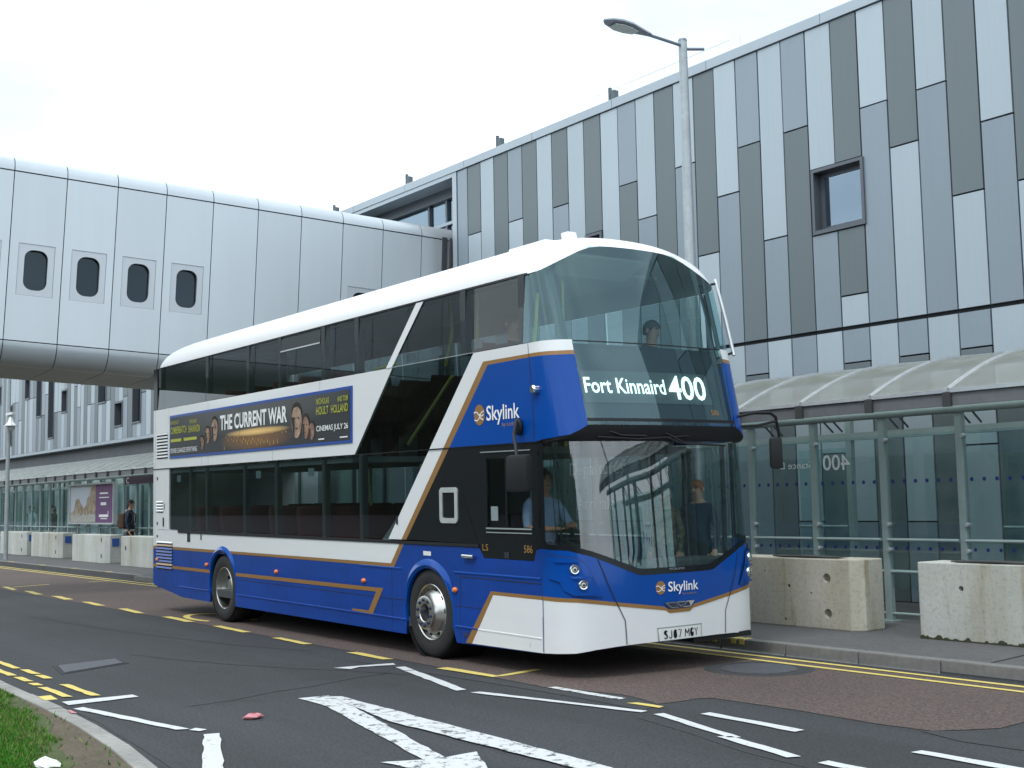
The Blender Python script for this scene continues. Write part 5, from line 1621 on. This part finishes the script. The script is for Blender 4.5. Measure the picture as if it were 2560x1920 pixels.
# header under the overhang
hv = [UL(2.02, 2.2)] + [V(v, 2.2) for v in (.06, .12, .2, .286, .4, .6, .9, 1.26)]
hs = [q[0] for q in hv] + [2 * SC - q[0] for q in hv[-2::-1]]
def zb(s):
    v = plan(s)[1]
    v = min(v, WID - v)
    return float(np.interp(v, [0, .02, .12, .2, .286, 1.3], [2.207, 2.225, 2.26, 2.30, 2.348, 2.352]))
vs, fs = [], []
for s in hs:
    a = SU(s, zb(s))
    b = SL(s, 2.20)
    vs += [a, a + (b - a) * .35 + Vector((.012, 0, -.01)), b + Vector((.004, 0, .0))]
for i in range(len(hs) - 1):
    for j in range(2):
        fs.append((3 * i + j, 3 * i + 3 + j, 3 * i + 4 + j, 3 * i + 1 + j))
MB().add(vs, fs).build('header_soffit', 'black_plastic', bus, smooth=True)
# wipers parked along the top
for pts, r in (([(.40, 2.235, .04), (.62, 2.225, .05), (.84, 2.215, .05), (1.2, 2.23, .05), (1.5, 2.25, .04)], .010), ([(.44, 2.31, .02), (.56, 2.28, .05), (.66, 2.25, .05), (.95, 2.245, .05)], .012),
               ([(1.18, 2.235, .05), (1.39, 2.175, .05), (1.7, 2.165, .05), (2.03, 2.155, .05)], .010), ([(1.08, 2.315, .02), (1.25, 2.25, .05), (1.42, 2.178, .05)], .012)):
    path = []
    for v_, z_, d_ in pts:
        s_, z2_ = V(v_, z_)
        path.append(SL(s_, z2_) + nrm(SL, s_, z2_) * d_)
    MB().tube(path, r, 6).build('wiper', 'black_plastic', bus, smooth=True)

# --- front, upper: display glass and panoramic window
gl_l = [V(.286, 2.40), V(.283, 2.7), V(.276, 3.03), V(.275, 3.168)]
rt = [V(.03, 3.832), V(.15, 3.90), V(.35, 3.995), V(.68, 4.152), V(.95, 4.165), V(1.26, 4.168)]
roof_edge = rt + [(2 * SC - s, z) for s, z in rt[-2::-1]]
left = [V(.29, 2.352)] + gl_l + [V(.12, 3.166), U(1.875, 3.160), U(1.79, 3.162), U(1.79, 3.83)]
right = [(2 * SC - s, z) for s, z in left[::-1]]
patch('front_window', left + roof_edge + right, 'front_glass', f=SU, off=-.003)
lowb = [V(v, 2.40) for v in (.292, .6, .9, 1.26)]
lowb = lowb + [(2 * SC - s, z) for s, z in lowb[-2::-1]]
hib = [V(v, 3.16) for v in (.292, .6, .9, 1.26)]
hib = hib + [(2 * SC - s, z) for s, z in hib[-2::-1]]
patch('display_housing', lowb + hib[::-1], 'bus_black', f=SU, off=-.07)
line('window_edge', lowb, .03, 'bus_black', f=SU, off=-.001)
line('window_edge', hib, .012, 'bus_black', f=SU, off=-.001)
dp = patch('display', [V(.33, 2.58), V(1.99, 2.585), V(1.94, 2.90), V(.33, 2.885)], 'display', f=SU, off=-.055)
letters('Fort Kinnaird', (V(.335, 2.7)[0], V(1.30, 2.7)[0], 2.664, 2.815), 'led', dp, SU, -.03, .014)
letters('400', (V(1.345, 2.7)[0], V(1.885, 2.7)[0], 2.618, 2.862), 'led', dp, SU, -.03, .016)
letters('586', (V(1.86, 2.5)[0], V(1.975, 2.5)[0], 2.462, 2.515), 'gold_letter', f=SU, off=.003)
for mm in (0, 1):
    fm = (lambda q: q) if mm == 0 else (lambda q: [(2 * SC - s, z) for s, z in q])
    patch('corner_pillar', fm([U(1.76, 3.165), U(1.86, 3.165), U(1.84, 3.82), U(1.76, 3.82)]), 'interior_dark', f=SU, off=-.03)
    patch('corner_pillar', fm([V(.16, 3.17), V(.27, 3.17), V(.22, 3.90), V(.11, 3.86)]), 'interior_dark', f=SU, off=-.05)
    if mm == 1:
        patch('side_panel', fm([(1.19, 3.01), U(1.88, 3.018), V(.12, 3.02), V(.276, 3.026), V(.283, 2.7), V(.286, 2.348), V(.2, 2.30), V(.12, 2.26), U(2.08, 2.225), U(1.95, 2.207), (1.19, 2.207)]), 'bus_blue', f=SU, thick=.03)
        patch('gold_band', fm([(1.19, 3.05), U(1.878, 3.053), V(.12, 3.058), V(.275, 3.066), V(.276, 3.026), V(.12, 3.02), U(1.88, 3.018), (1.19, 3.01)]), 'bus_gold', f=SU, thick=.02)
        patch('pillar_panel', fm([(1.19, 3.155), U(1.875, 3.155), V(.12, 3.165), V(.275, 3.17), V(.275, 3.066), V(.12, 3.058), U(1.878, 3.053), (1.19, 3.05)]), 'bus_white', f=SU, thick=.03)

# --- roof
PROF = [(.03, 3.832), (.035, 3.90), (.06, 3.985), (.12, 4.075), (.22, 4.155), (.40, 4.225), (.68, 4.285), (.95, 4.312), (1.26, 4.322)]
PROF = PROF + [(WID - v, z) for v, z in PROF[-2::-1]]
NP = len(PROF)
stations = [(-8.50, .0), (-8.49, .25), (-8.45, .52), (-8.36, .74), (-8.2, .88), (-7.9, .96), (-7.4, 1.0), (-5, 1.0), (-2, 1.0), (0, 1.0), (.8, 1.0), (1.2, 1.0)]
rows = []
for u, k in stations:
    sh_ = (1 - k) * .10
    rows.append([Vector((u, v + sh_ * (1 - 2 * v / WID), 3.832 + (z - 3.832) * k)) for v, z in PROF])
ztop = lambda v: float(np.interp(min(v, WID - v), [.03, .15, .35, .68, .95, 1.26], [3.832, 3.90, 3.995, 4.152, 4.165, 4.168]))
bnd = []
for v, z in PROF:
    vv = min(max(v, .045), WID - .045)
    zt = ztop(vv)
    s = V(vv, zt)[0]
    q = SU(s, zt)
    if min(v, WID - v) < .04:
        q = Vector((1.80 - (.0 if z > 3.85 else 0), v, z if z < 3.85 else 3.835))
        q = SU(*U(1.80, 3.832)) if v < 1 else SU(2 * SC - U(1.80, 3.832)[0], 3.832)
    bnd.append(q)
base = rows[-1]
for t in (.25, .5, .68, .8, .88, .94, .975, 1.0):
    row = []
    for a, b in zip(base, bnd):
        u = a.x + (b.x - a.x) * (t if t < 1 else 1)
        e = t ** 7
        row.append(Vector((u, a.y + (b.y - a.y) * t ** 1.5, a.z + (b.z - a.z) * e)))
    rows.append(row)
vs = [q for r in rows for q in r]
fs = [(i * NP + j, i * NP + j + 1, (i + 1) * NP + j + 1, (i + 1) * NP + j) for i in range(len(rows) - 1) for j in range(NP - 1)]
ro = MB().add(vs, fs).build('roof', 'bus_roof', bus, smooth=True, weld=True)
sub = ro.modifiers.new('smooth', 'SUBSURF')
sub.levels = sub.render_levels = 1
MB().box(.75, .6, 4.2, 1.40, .95, 4.312).build('roof_hatch', 'bus_roof', bus, bevel=.015)
MB().prism([(1.62, .64, 4.24), (1.62, .76, 4.24), (1.74, .76, 4.24), (1.74, .64, 4.24)], (-.02, 0, .10)).build('roof_pod', 'bus_roof', bus, bevel=.02)

# --- rear and far side
MB().box(-8.5, .02, .36, -8.46, WID - .02, 3.84).build('rear_panel', 'bus_white', bus)
MB().prism([(-8.505, .0, 3.157), (-8.505, .0, 3.832), (-8.33, .0, 3.832), (-8.33, .0, 3.157)], (0, .05, 0)).build('rear_quarter', 'bus_black', bus)
FS = lambda pts: [(2 * SC - u, z) for u, z in pts]
patch('side_panel', FS([(-8.5, 3.155), (1.19, 3.155), (1.19, 2.2), (-8.5, 2.2)]), 'bus_white', thick=.03)
patch('side_panel', FS([(-8.5, 1.19), (.75, 1.19), (.75, .3), (-8.5, .3)]), 'bus_blue', thick=.03)
for a, b in zip([-8.3, -6.25, -4.7, -3.2, -1.6, .1], [-6.27, -4.72, -3.22, -1.62, .08, 1.75]):
    patch('window', FS([(a, 3.16), (b, 3.16), (b, 3.828), (a, 3.828)]), 'bus_glass', off=-.004)
for a, b in zip([-7.6, -6.2, -4.7, -3.2, -1.6, -.3], [-6.22, -4.72, -3.22, -1.62, -.32, .74]):
    patch('window', FS([(a, 1.2), (b, 1.2), (b, 2.19), (a, 2.19)]), 'bus_glass', off=-.004)
for a, b in ((.8, 1.35), (1.39, 1.94)):
    d = patch('door_leaf', FS([(a, .4), (b, .4), (b, 2.17), (a, 2.17)]), 'cab_glass', off=-.01)
    for q in (a + .02, b - .02):
        MB().box(q - .02, WID - .04, .4, q + .02, WID - .005, 2.17).build('door_frame', 'black_plastic', d)
# --- inside
MB().prism([(1.25, .75, 3.98), (1.62, .75, 4.12), (1.62, 1.78, 4.12), (1.25, 1.78, 3.98)], (0, 0, .03)).build('ceiling_panel', 'ceiling_pale', bus)
MB().box(-8.4, .03, .30, .3, WID - .03, .40).build('lower_floor', 'interior_dark', bus)
MB().box(.52, .03, .30, 1.95, WID - .03, .38).build('cab_floor', 'interior_dark', bus)
MB().box(-8.4, .04, 2.12, -1.75, WID - .04, 2.19).box(-1.75, 1.0, 2.12, 1.4, WID - .04, 2.19).box(.5, .06, 2.12, 1.4, 1.0, 2.19).build('upper_floor', 'interior_grey', bus)
MB().box(1.4, .25, 2.3, 2.02, WID - .25, 2.36).build('front_shelf', 'interior_dark', bus)
MB().box(-7.9, .30, 4.03, 1.3, WID - .30, 4.07).build('ceiling', 'ceiling_pale', bus)
MB().box(-8.0, .14, 3.84, 1.4, .30, 3.94).build('ceiling_cove', 'interior_grey', bus)
MB().box(.28, .12, .4, .36, 1.1, 2.1).build('cab_bulkhead', 'interior_dark', bus)
MB().prism([(2.02, .3, .95), (2.40, .42, .95), (2.42, 1.26, .95), (2.40, 2.1, .95), (2.02, 2.2, .95)], (0, 0, .10)).build('dashboard', 'interior_dark', bus, bevel=.02)
MB().prism([(1.72, .25, .98), (2.05, .25, 1.08), (2.05, 1.0, 1.08), (1.72, 1.0, .98)], (0, 0, .16)).build('instrument_binnacle', 'black_plastic', bus, bevel=.03)
sw = MB()
ringp = [Vector((.17 * math.cos(a), .17 * math.sin(a), 0)) for a in np.linspace(0, 2 * math.pi, 25)]
T = Matrix.Translation((1.78, .62, 1.27)) @ Matrix.Rotation(math.radians(28), 4, 'Y')
sw.tube([T @ q for q in ringp], .016, 8, False)
sw.tube([T @ Vector((-.16, 0, 0)), T @ Vector((.16, 0, 0))], .014, 6).tube([T @ Vector((0, -.16, 0)), T @ Vector((0, .16, 0))], .014, 6).tube([T @ Vector((0, 0, 0)), T @ Vector((0, 0, -.25))], .03, 8)
sw.build('steering_wheel', 'black_plastic', bus, smooth=True)
def seat_mesh(m):
    s = MB()
    s.prism([(-.22, -.2, .38), (.22, -.2, .42), (.24, -.2, .48), (-.2, -.2, .46)], (0, .42, 0))
    s.prism([(-.24, -.2, .44), (-.16, -.2, .44), (-.27, -.2, 1.08), (-.33, -.2, 1.10), (-.36, -.2, 1.02)], (0, .42, 0))
    s.box(-.05, -.05, 0, .05, .05, .40)
    return s.mesh('seat', m, bevel=.02)
sr = seat_mesh('seat_red')
for k in range(10):
    u = 1.15 - .82 * k
    for v in (.30, .74, 1.80, 2.24):
        if v < 1 and -1.6 < u < .9 and u < .5:
            continue
        put('seat', sr, bus, (u, v, 2.19))
for k in range(6):
    u = -2.2 - .86 * k
    for v in (.30, .74, 1.80, 2.24):
        put('seat', sr, bus, (u, v, .50))
put('driver_seat', seat_mesh('black_cloth'), bus, (1.22, .60, .42))
for pts in ([(.35, .45, 3.0), (.35, .45, 3.95)], [(-.25, .42, 3.15), (-.1, .42, 3.5), (-.15, .42, 3.95)], [(1.15, 1.0, 2.2), (1.15, 1.0, 3.95)], [(1.55, .32, 3.2), (1.62, .32, 3.7)], [(-2.85, .9, .4), (-2.85, .9, 2.1)], [(-.9, .35, 1.25), (-.55, .3, 1.9)], [(-.85, .28, 2.3), (.1, .28, 3.0)], [(-1.75, 1.0, .4), (-1.72, .98, 1.4), (-1.75, 1.0, 2.1)], [(-1.55, .25, 3.22), (-1.05, .25, 3.24)]):
    MB().tube(pts, .018, 8).build('grab_pole', 'pole_yellow', bus, smooth=True)
MB().prism([(-1.7, .08, .8), (.2, .08, 2.19), (.2, .08, 2.1), (-1.6, .08, .7)], (0, .85, 0)).build('staircase', 'interior_grey', bus)
for u in (-7.5, -4.5, -2.9, .9):
    MB().box(u, .025, 1.30 if u > -1 else 1.98, u + .16, .03, 1.36 if u > -1 else 2.08).build('exit_notice', 'clad_light', bus)
for u in (-.45, .1, .86, 1.3):
    MB().box(u, .028, 3.2, u + .2, .032, 3.28).build('window_notice', 'clad_mid', bus)
MB().box(1.18, .012, 1.46, 1.30, .014, 1.60).build('window_notice', 'bridge_skin', bus)

# --- wheels stand on the road even though the body leans a little
def tyre(parent, y_out, r=.485):
    prof = [(.285, .00), (.30, -.008), (.36, -.022), (.43, -.016), (.465, .004), (r, .05), (r, .22), (.465, .262), (.30, .27)]
    return MB().lathe(prof, 'y', (0, y_out, 0), 44).build('tyre', 'rubber', parent, smooth=True)
def wheel(u, v, flip, z, front):
    w = bpy.data.objects.new('wheel', None)
    link(w)
    w.parent = bus
    w.location = (u, v, z)
    if flip:
        w.rotation_euler = (0, 0, math.pi)
    y0 = .035
    tyre(w, y0)
    if front:
        prof = [(.302, y0 - .002), (.292, y0 - .012), (.282, y0 - .004), (.276, y0 + .05), (.262, y0 + .052), (.235, y0 + .02), (.20, y0 - .03), (.185, y0 - .048), (.178, y0 - .075), (.176, y0 - .09), (.165, y0 - .094), (.10, y0 - .094), (.092, y0 - .086), (.088, y0 + .02), (0, y0 + .02)]
        rim = MB().lathe(prof, 'y', (0, 0, 0), 48).build('rim', 'wheel_alu', w, smooth=True)
        for k in range(10):
            a = 2 * math.pi * k / 10 + .1
            c = Vector((.232 * math.cos(a), y0 + .016, .232 * math.sin(a)))
            MB().lathe([(0, -.004), (.024, -.004), (.026, .01)], 'y', tuple(c), 12).build('hand_hole', 'dark_gap', w)
            a += .31
            c = Vector((.134 * math.cos(a), y0 - .096, .134 * math.sin(a)))
            MB().lathe([(0, -.016), (.013, -.016), (.017, -.006), (.018, .0)], 'y', tuple(c), 8).build('wheel_nut', 'hub_dark', w)
        MB().lathe([(0, y0 - .015), (.07, y0 - .012), (.086, y0 + .0)], 'y', (0, 0, 0), 24).build('hub', 'hub_dark', w, smooth=True)
    else:
        prof = [(.302, y0 - .002), (.292, y0 - .012), (.282, y0 - .004), (.272, y0 + .05), (.262, y0 + .10), (.240, y0 + .13), (.20, y0 + .15), (.165, y0 + .155), (.14, y0 + .15), (.125, y0 + .09), (.09, y0 + .08), (0, y0 + .08)]
        rim = MB().lathe(prof, 'y', (0, 0, 0), 48).build('rim', 'wheel_alu', w, smooth=True)
        for k in range(10):
            a = 2 * math.pi * k / 10
            c = Vector((.225 * math.cos(a), y0 + .138, .225 * math.sin(a)))
            MB().lathe([(0, -.012), (.022, -.012), (.024, .004)], 'y', tuple(c), 12).build('hand_hole', 'dark_gap', w)
    return w
ZR = .485
def zg(u, v):       # bus height of the road surface under (u, v)
    p_ = BUS_R @ Vector((u, v, 0))
    return -p_.z
wheel(0, 0, False, zg(0, .15) + ZR, True)
wheel(RA, 0, False, zg(RA, .15) + ZR, False)
wheel(0, WID, True, zg(0, WID - .15) + ZR, True)
wheel(RA, WID, True, zg(RA, WID - .15) + ZR, False)
MB().box(-8.2, .25, .28, -6.3, WID - .25, .5).box(-5.0, .3, .26, -.7, WID - .3, .45).box(.7, .3, .26, 2.2, WID - .3, .4).build('chassis', 'black_plastic', bus)
MB().box(2.05, 1.5, .25, 2.44, 2.3, .30).build('step_edge', 'black_plastic', bus)

# --- mirrors and branch deflector
def mirror(path, head, hw, hd, hh, tilt):
    m_ = MB().tube(path, .017, 8).build('mirror_arm', 'black_plastic', bus, smooth=True)
    h = MB().prism([(-hw, -hd, -hh), (-hw * .8, hd, -hh * .95), (hw * .8, hd, -hh * .95), (hw, -hd, -hh)], (0, 0, 2 * hh))
    me = h.mesh('mirror_head', 'black_plastic', smooth=True, bevel=.035)
    o = put('mirror_head', me, bus, head)
    o.rotation_euler = (0, 0, tilt)
    return o
mirror([(1.72, .0, 2.38), (1.74, -.06, 2.42), (1.80, -.10, 2.40), (1.92, -.22, 2.28), (2.1, -.33, 2.15), (2.16, -.36, 1.98), (2.15, -.36, 1.9)], (2.20, -.36, 1.905), .135, .06, .17, .15)
MB().sphere((1.735, -.03, 2.36), .05, .04, .085, 10, 8).build('mirror_mount', 'black_plastic', bus, smooth=True)
mirror([(2.33, 2.30, 2.46), (2.40, 2.50, 2.50), (2.42, 2.72, 2.50), (2.42, 2.80, 2.46), (2.41, 2.85, 2.3), (2.40, 2.87, 2.17)], (2.40, 2.80, 2.08), .07, .05, .165, 1.1)
MB().tube([(2.33, 2.32, 2.36), (2.40, 2.55, 2.37), (2.42, 2.82, 2.42)], .014, 8).build('mirror_arm', 'black_plastic', bus, smooth=True)
MB().tube([(1.78, 2.63, 4.0), (1.9, 2.64, 3.56), (2.02, 2.63, 3.14)], .02, 10).build('branch_deflector', 'alu', bus, smooth=True)
MB().tube([(1.79, 2.62, 3.95), (1.75, 2.40, 3.90)], .013, 8).tube([(2.01, 2.62, 3.17), (1.95, 2.42, 3.1)], .013, 8).tube([(1.75, 2.40, 3.92), (1.86, 2.42, 3.5), (1.955, 2.42, 3.07)], .017, 8).build('bracket_and_reflection', 'black_plastic', bus, smooth=True)  # two brackets, plus a black tube drawn as the deflector's reflection in the glass
# ------------------------------------------------------------------ people
def skin_mesh(verts, edges, radii, bone_mats, mats, root=0, sub=1):
    me = bpy.data.meshes.new('body')
    me.from_pydata(verts, edges, [])
    ob = bpy.data.objects.new('body', me)
    link(ob)
    md = ob.modifiers.new('skin', 'SKIN')
    md.use_smooth_shade = True
    sv = me.skin_vertices[0].data
    for i, r in enumerate(radii):
        sv[i].radius = (r, r) if not isinstance(r, tuple) else r
        sv[i].use_root = (i == root)
    ss = ob.modifiers.new('sub', 'SUBSURF')
    ss.levels = ss.render_levels = sub
    bpy.context.view_layer.update()
    dg = bpy.context.evaluated_depsgraph_get()
    out = bpy.data.meshes.new_from_object(ob.evaluated_get(dg))
    bpy.data.objects.remove(ob)
    out.materials.clear()
    for q in mats:
        out.materials.append(MATS[q])
    P = np.array(verts, float)
    A = P[[e[0] for e in edges]]
    Bv = P[[e[1] for e in edges]]
    bm_ = np.array(bone_mats)
    D = Bv - A
    L2 = (D ** 2).sum(1)
    for poly in out.polygons:
        c = np.array(poly.center)
        t = np.clip(((c - A) * D).sum(1) / L2, 0, 1)
        q = ((A + D * t[:, None] - c) ** 2).sum(1)
        poly.material_index = int(bm_[int(q.argmin())])
        poly.use_smooth = True
    return out

def person(label, pos, face_dir, pose, top, legs, skin_m, hair, scale=1.0, extra=None, sleeve='long', group=None, hands=None):
    """pos = point on the ground below the pelvis; pose: stand or sit; local x forward, y left, z up."""
    mats = [top, legs, skin_m, 'black_cloth']
    V_, E_, R_, B_ = [], [], [], []
    def v(x, y, z, r):
        V_.append((x, y, z))
        R_.append(r)
        return len(V_) - 1
    def e(a, b, m):
        E_.append((a, b))
        B_.append(m)
    h0 = .95 if pose == 'stand' else .0
    pel = v(0, 0, h0, (.15, .12))
    sp = v(.01, 0, h0 + .2, (.135, .105))
    ch = v(0, 0, h0 + .38, (.165, .12))
    nk = v(-.01, 0, h0 + .53, .058)
    hb = v(.02, 0, h0 + .60, .066)
    hm = v(.025, 0, h0 + .69, .086)
    ht = v(.01, 0, h0 + .77, .068)
    e(pel, sp, 0), e(sp, ch, 0), e(ch, nk, 0), e(nk, hb, 2), e(hb, hm, 2), e(hm, ht, 2)
    hands = hands or {}
    for sgn, key in ((1, 'l'), (-1, 'r')):
        sh_ = v(-.01, .18 * sgn, h0 + .45, .068)
        e(ch, sh_, 0)
        if key in hands:
            el_p, wr_p = hands[key]
        elif pose == 'stand':
            el_p, wr_p = (-.03, .25 * sgn, h0 + .18), (.06, .26 * sgn, h0 - .06)
        else:
            el_p, wr_p = (.06, .25 * sgn, h0 + .19), (.28, .16 * sgn, h0 + .13)
        el = v(*el_p, .048)
        wr = v(*wr_p, .031)
        e(sh_, el, 0)
        e(el, wr, 0 if sleeve == 'long' else 2)
        d = (Vector(wr_p) - Vector(el_p)).normalized()
        pa = Vector(wr_p) + d * .06
        pm = v(*pa, .034)
        e(wr, pm, 2)
        side_ = Vector((0, 1, 0)) if abs(d.y) < .8 else Vector((1, 0, 0))
        side_ = (side_ - d * side_.dot(d)).normalized()
        bend = d.cross(side_) * (-sgn)
        for j, (off_, ln) in enumerate(((-.030, .062), (-.010, .072), (.010, .070), (.030, .055))):
            a = pa + side_ * off_ + d * .03
            i0 = v(*a, .011)
            e(pm, i0, 2)
            b_ = a + d * ln * .55 + bend * .008
            i1 = v(*b_, .0095)
            e(i0, i1, 2)
            i2 = v(*(b_ + d * ln * .4 + bend * .03), .008)
            e(i1, i2, 2)
        a = pa - side_ * .042 * sgn - d * .02
        i0 = v(*a, .012)
        e(pm, i0, 2)
        i1 = v(*(a + d * .035 - side_ * .018 * sgn), .010)
        e(i0, i1, 2)
    for sgn in (1, -1):
        if pose == 'stand':
            hp = v(0, .09 * sgn, h0 - .06, .098)
            kn = v(.02, .10 * sgn, h0 - .46, .065)
            an = v(-.01, .10 * sgn, .09, .045)
            to = v(.14, .115 * sgn, .045, .042)
        else:
            hp = v(.04, .10 * sgn, h0 - .03, .095)
            kn = v(.44, .12 * sgn, h0 + .01, .066)
            an = v(.46, .12 * sgn, h0 - .40, .046)
            to = v(.60, .13 * sgn, h0 - .44, .042)
        e(pel, hp, 1), e(hp, kn, 1), e(kn, an, 1), e(an, to, 3)
    me = skin_mesh(V_, E_, R_, B_, mats)
    me.transform(Matrix.Scale(scale, 4))
    root = bpy.data.objects.new('person', None)
    link(root)
    root.location = pos
    root.rotation_euler = (0, 0, face_dir)
    tag(root, label, 'person', group)
    body = put('body', me, root)
    hz = (h0 + .69) * scale
    # hair cap, nose, eyes, mouth, ears
    cap = MB()
    vs, fs = [], []
    n_, m_ = 16, 8
    for i in range(m_ + 1):
        t = math.pi * .62 * i / m_
        for k in range(n_):
            a = 2 * math.pi * k / n_
            front = max(0, math.cos(a))
            tt = t * (1 - .42 * front)
            r = .098 + random.uniform(-.003, .004)
            vs.append((.012 + r * 1.06 * math.sin(tt) * math.cos(a), r * .92 * math.sin(tt) * math.sin(a), (h0 + .695) + r * 1.18 * math.cos(tt)))
    for i in range(m_):
        for k in range(n_):
            fs.append((i * n_ + k, (i + 1) * n_ + k, (i + 1) * n_ + (k + 1) % n_, i * n_ + (k + 1) % n_))
    me = cap.add(vs, fs).mesh('hair', hair, smooth=True)
    me.transform(Matrix.Scale(scale, 4))
    put('hair', me, root)
    f = MB()
    f.add([(.104, -.014, h0 + .672), (.104, .014, h0 + .672), (.128, 0, h0 + .668), (.106, 0, h0 + .712), (.10, 0, h0 + .662)], [(0, 2, 3), (2, 1, 3), (0, 4, 2), (4, 1, 2)])
    f.sphere((.01, .088, h0 + .685), .02, .012, .032, 8, 6).sphere((.01, -.088, h0 + .685), .02, .012, .032, 8, 6)
    me = f.mesh('nose_and_ears', skin_m)
    me.transform(Matrix.Scale(scale, 4))
    put('nose_and_ears', me, root)
    f = MB()
    for s_ in (1, -1):
        f.sphere((.098, .034 * s_, h0 + .705), .010, .014, .008, 8, 6)
        f.box(.096, .034 * s_ - .016, h0 + .724, .108, .034 * s_ + .016, h0 + .730)
    f.box(.094, -.024, h0 + .632, .104, .024, h0 + .639)
    me = f.mesh('eyes_and_mouth', 'hair_brown')
    me.transform(Matrix.Scale(scale, 4))
    put('eyes_and_mouth', me, root)
    if extra:
        extra(root, h0, scale)
    return root

def busp(u, v, z):
    return tuple(BUS_R @ Vector((u, v, z)))

# driver, looking ahead with one hand on the wheel
person('bus driver in a light blue short-sleeved shirt at the cab window', busp(1.26, .60, 1.16), -.05, 'sit', 'shirt_blue', 'navy', 'skin', 'hair_brown', 1.0, sleeve='short',
       hands={'r': ((.10, -.27, .20), (.36, -.12, .20)), 'l': ((.14, .24, .22), (.38, .08, .24))})
# passengers on the upper deck
def collar(root, h0, sc):
    MB().tube([(.02, .07 * math.cos(a), h0 + .53 + .02 * math.sin(a)) for a in np.linspace(0, 6.283, 3)], .01, 6)
person('upper deck passenger in a dark jacket at the front side window', busp(.95, .48, 2.78), .1, 'sit', 'navy', 'black_cloth', 'skin_pale', 'hair_brown', 1.0)
person('upper deck passenger seen as a dark head through the front window', busp(1.35, 2.05, 2.76), .3, 'sit', 'black_cloth', 'navy', 'skin', 'hair_black', 1.0)
# boarding passengers by the door
def glasses(root, h0, sc):
    g = MB()
    for s_ in (1, -1):
        pts = [(.112, .034 * s_ + .02 * math.cos(a), h0 + .703 + .016 * math.sin(a)) for a in np.linspace(0, 2 * math.pi, 13)]
        g.tube(pts, .0025, 5, False)
    g.build('spectacles', 'hair_black', root)
person('red-haired passenger in glasses and dark coat inside the windscreen', busp(2.0, 2.05, .38), -1.35, 'stand', 'navy', 'black_cloth', 'skin_pale', 'hair_red', .82, extra=glasses)
person('white-haired passenger in a patterned khaki top inside the windscreen', busp(1.62, 1.95, .38), -1.5, 'stand', 'camo', 'black_cloth', 'skin_pale', 'hair_grey', .78)
# people waiting by the far shelter
def backpack(root, h0, sc):
    b = MB().box(-.30, -.17, h0 + .02, -.12, .17, h0 + .46).build('backpack', 'bag_brown', root, bevel=.05)
    MB().box(-.34, -.12, h0 + .06, -.30, .12, h0 + .26).build('front_pocket', 'bag_brown', b, bevel=.015)
    for s_ in (1, -1):
        MB().tube([(-.14, .09 * s_, h0 + .44), (0, .10 * s_, h0 + .53), (.13, .11 * s_, h0 + .40), (.10, .13 * s_, h0 + .2), (-.12, .14 * s_, h0 + .08)], .018, 6).build('strap', 'bag_brown', b)
    MB().sphere((-.05, 0, h0 + .52), .10, .12, .05, 12, 8).build('hood_trim', 'fur_trim', root, smooth=True)
    MB().lathe([(.175, -.03), (.18, 0), (.175, .03)], 'z', (0, 0, h0 - .03), 18).build('waistband', 'fur_trim', root)
person('person in a dark jacket carrying a brown backpack beside the poster', (-35.0, 12.35, .12), .9, 'stand', 'navy', 'black_cloth', 'skin', 'hair_black', 1.02, extra=backpack)
person('bearded man in a white shirt standing behind the far shelter glass', (-46.75, 12.85, .12), -1.2, 'stand', 'shirt_white', 'navy', 'skin', 'hair_brown', .99)
person('woman with long dark hair in black behind the far shelter glass', (-44.2, 12.85, .12), -1.3, 'stand', 'black_cloth', 'black_cloth', 'skin_pale', 'hair_black', .98,
       extra=lambda r, h, s: MB().sphere((-.045, 0, h + .56), .075, .11, .19, 12, 8).build('long_hair', 'hair_black', r, smooth=True))
person('person in grey partly hidden by the left edge of the poster', (-43.1, 13.1, .12), -1.3, 'stand', 'interior_grey', 'black_cloth', 'skin', 'hair_black', .93)

# ------------------------------------------------------------------ litter
def crumple(name, c, rx, ry, rz, m, label):
    s = MB().sphere((0, 0, 0), rx, ry, rz, 12, 7)
    r2 = random.Random(len(label))
    s.v = [(x * r2.uniform(.75, 1.2), y * r2.uniform(.75, 1.2), max(-rz * .6, z * r2.uniform(.5, 1.3))) for x, y, z in s.v]
    o = s.build(name, m, None, loc=c)
    tag(o, label, 'litter')
    return o
crumple('plastic_bag', (-7.62, 2.21, .135), .15, .06, .035, 'litter_white', 'scrap of white plastic lying on the grass')
crumple('crisp_packet', (-8.98, 4.15, .018), .055, .085, .022, 'litter_pink', 'flattened pink and white wrapper lying on the road')

for o in bpy.data.objects:
    if o.type == 'MESH':
        o.data.update()
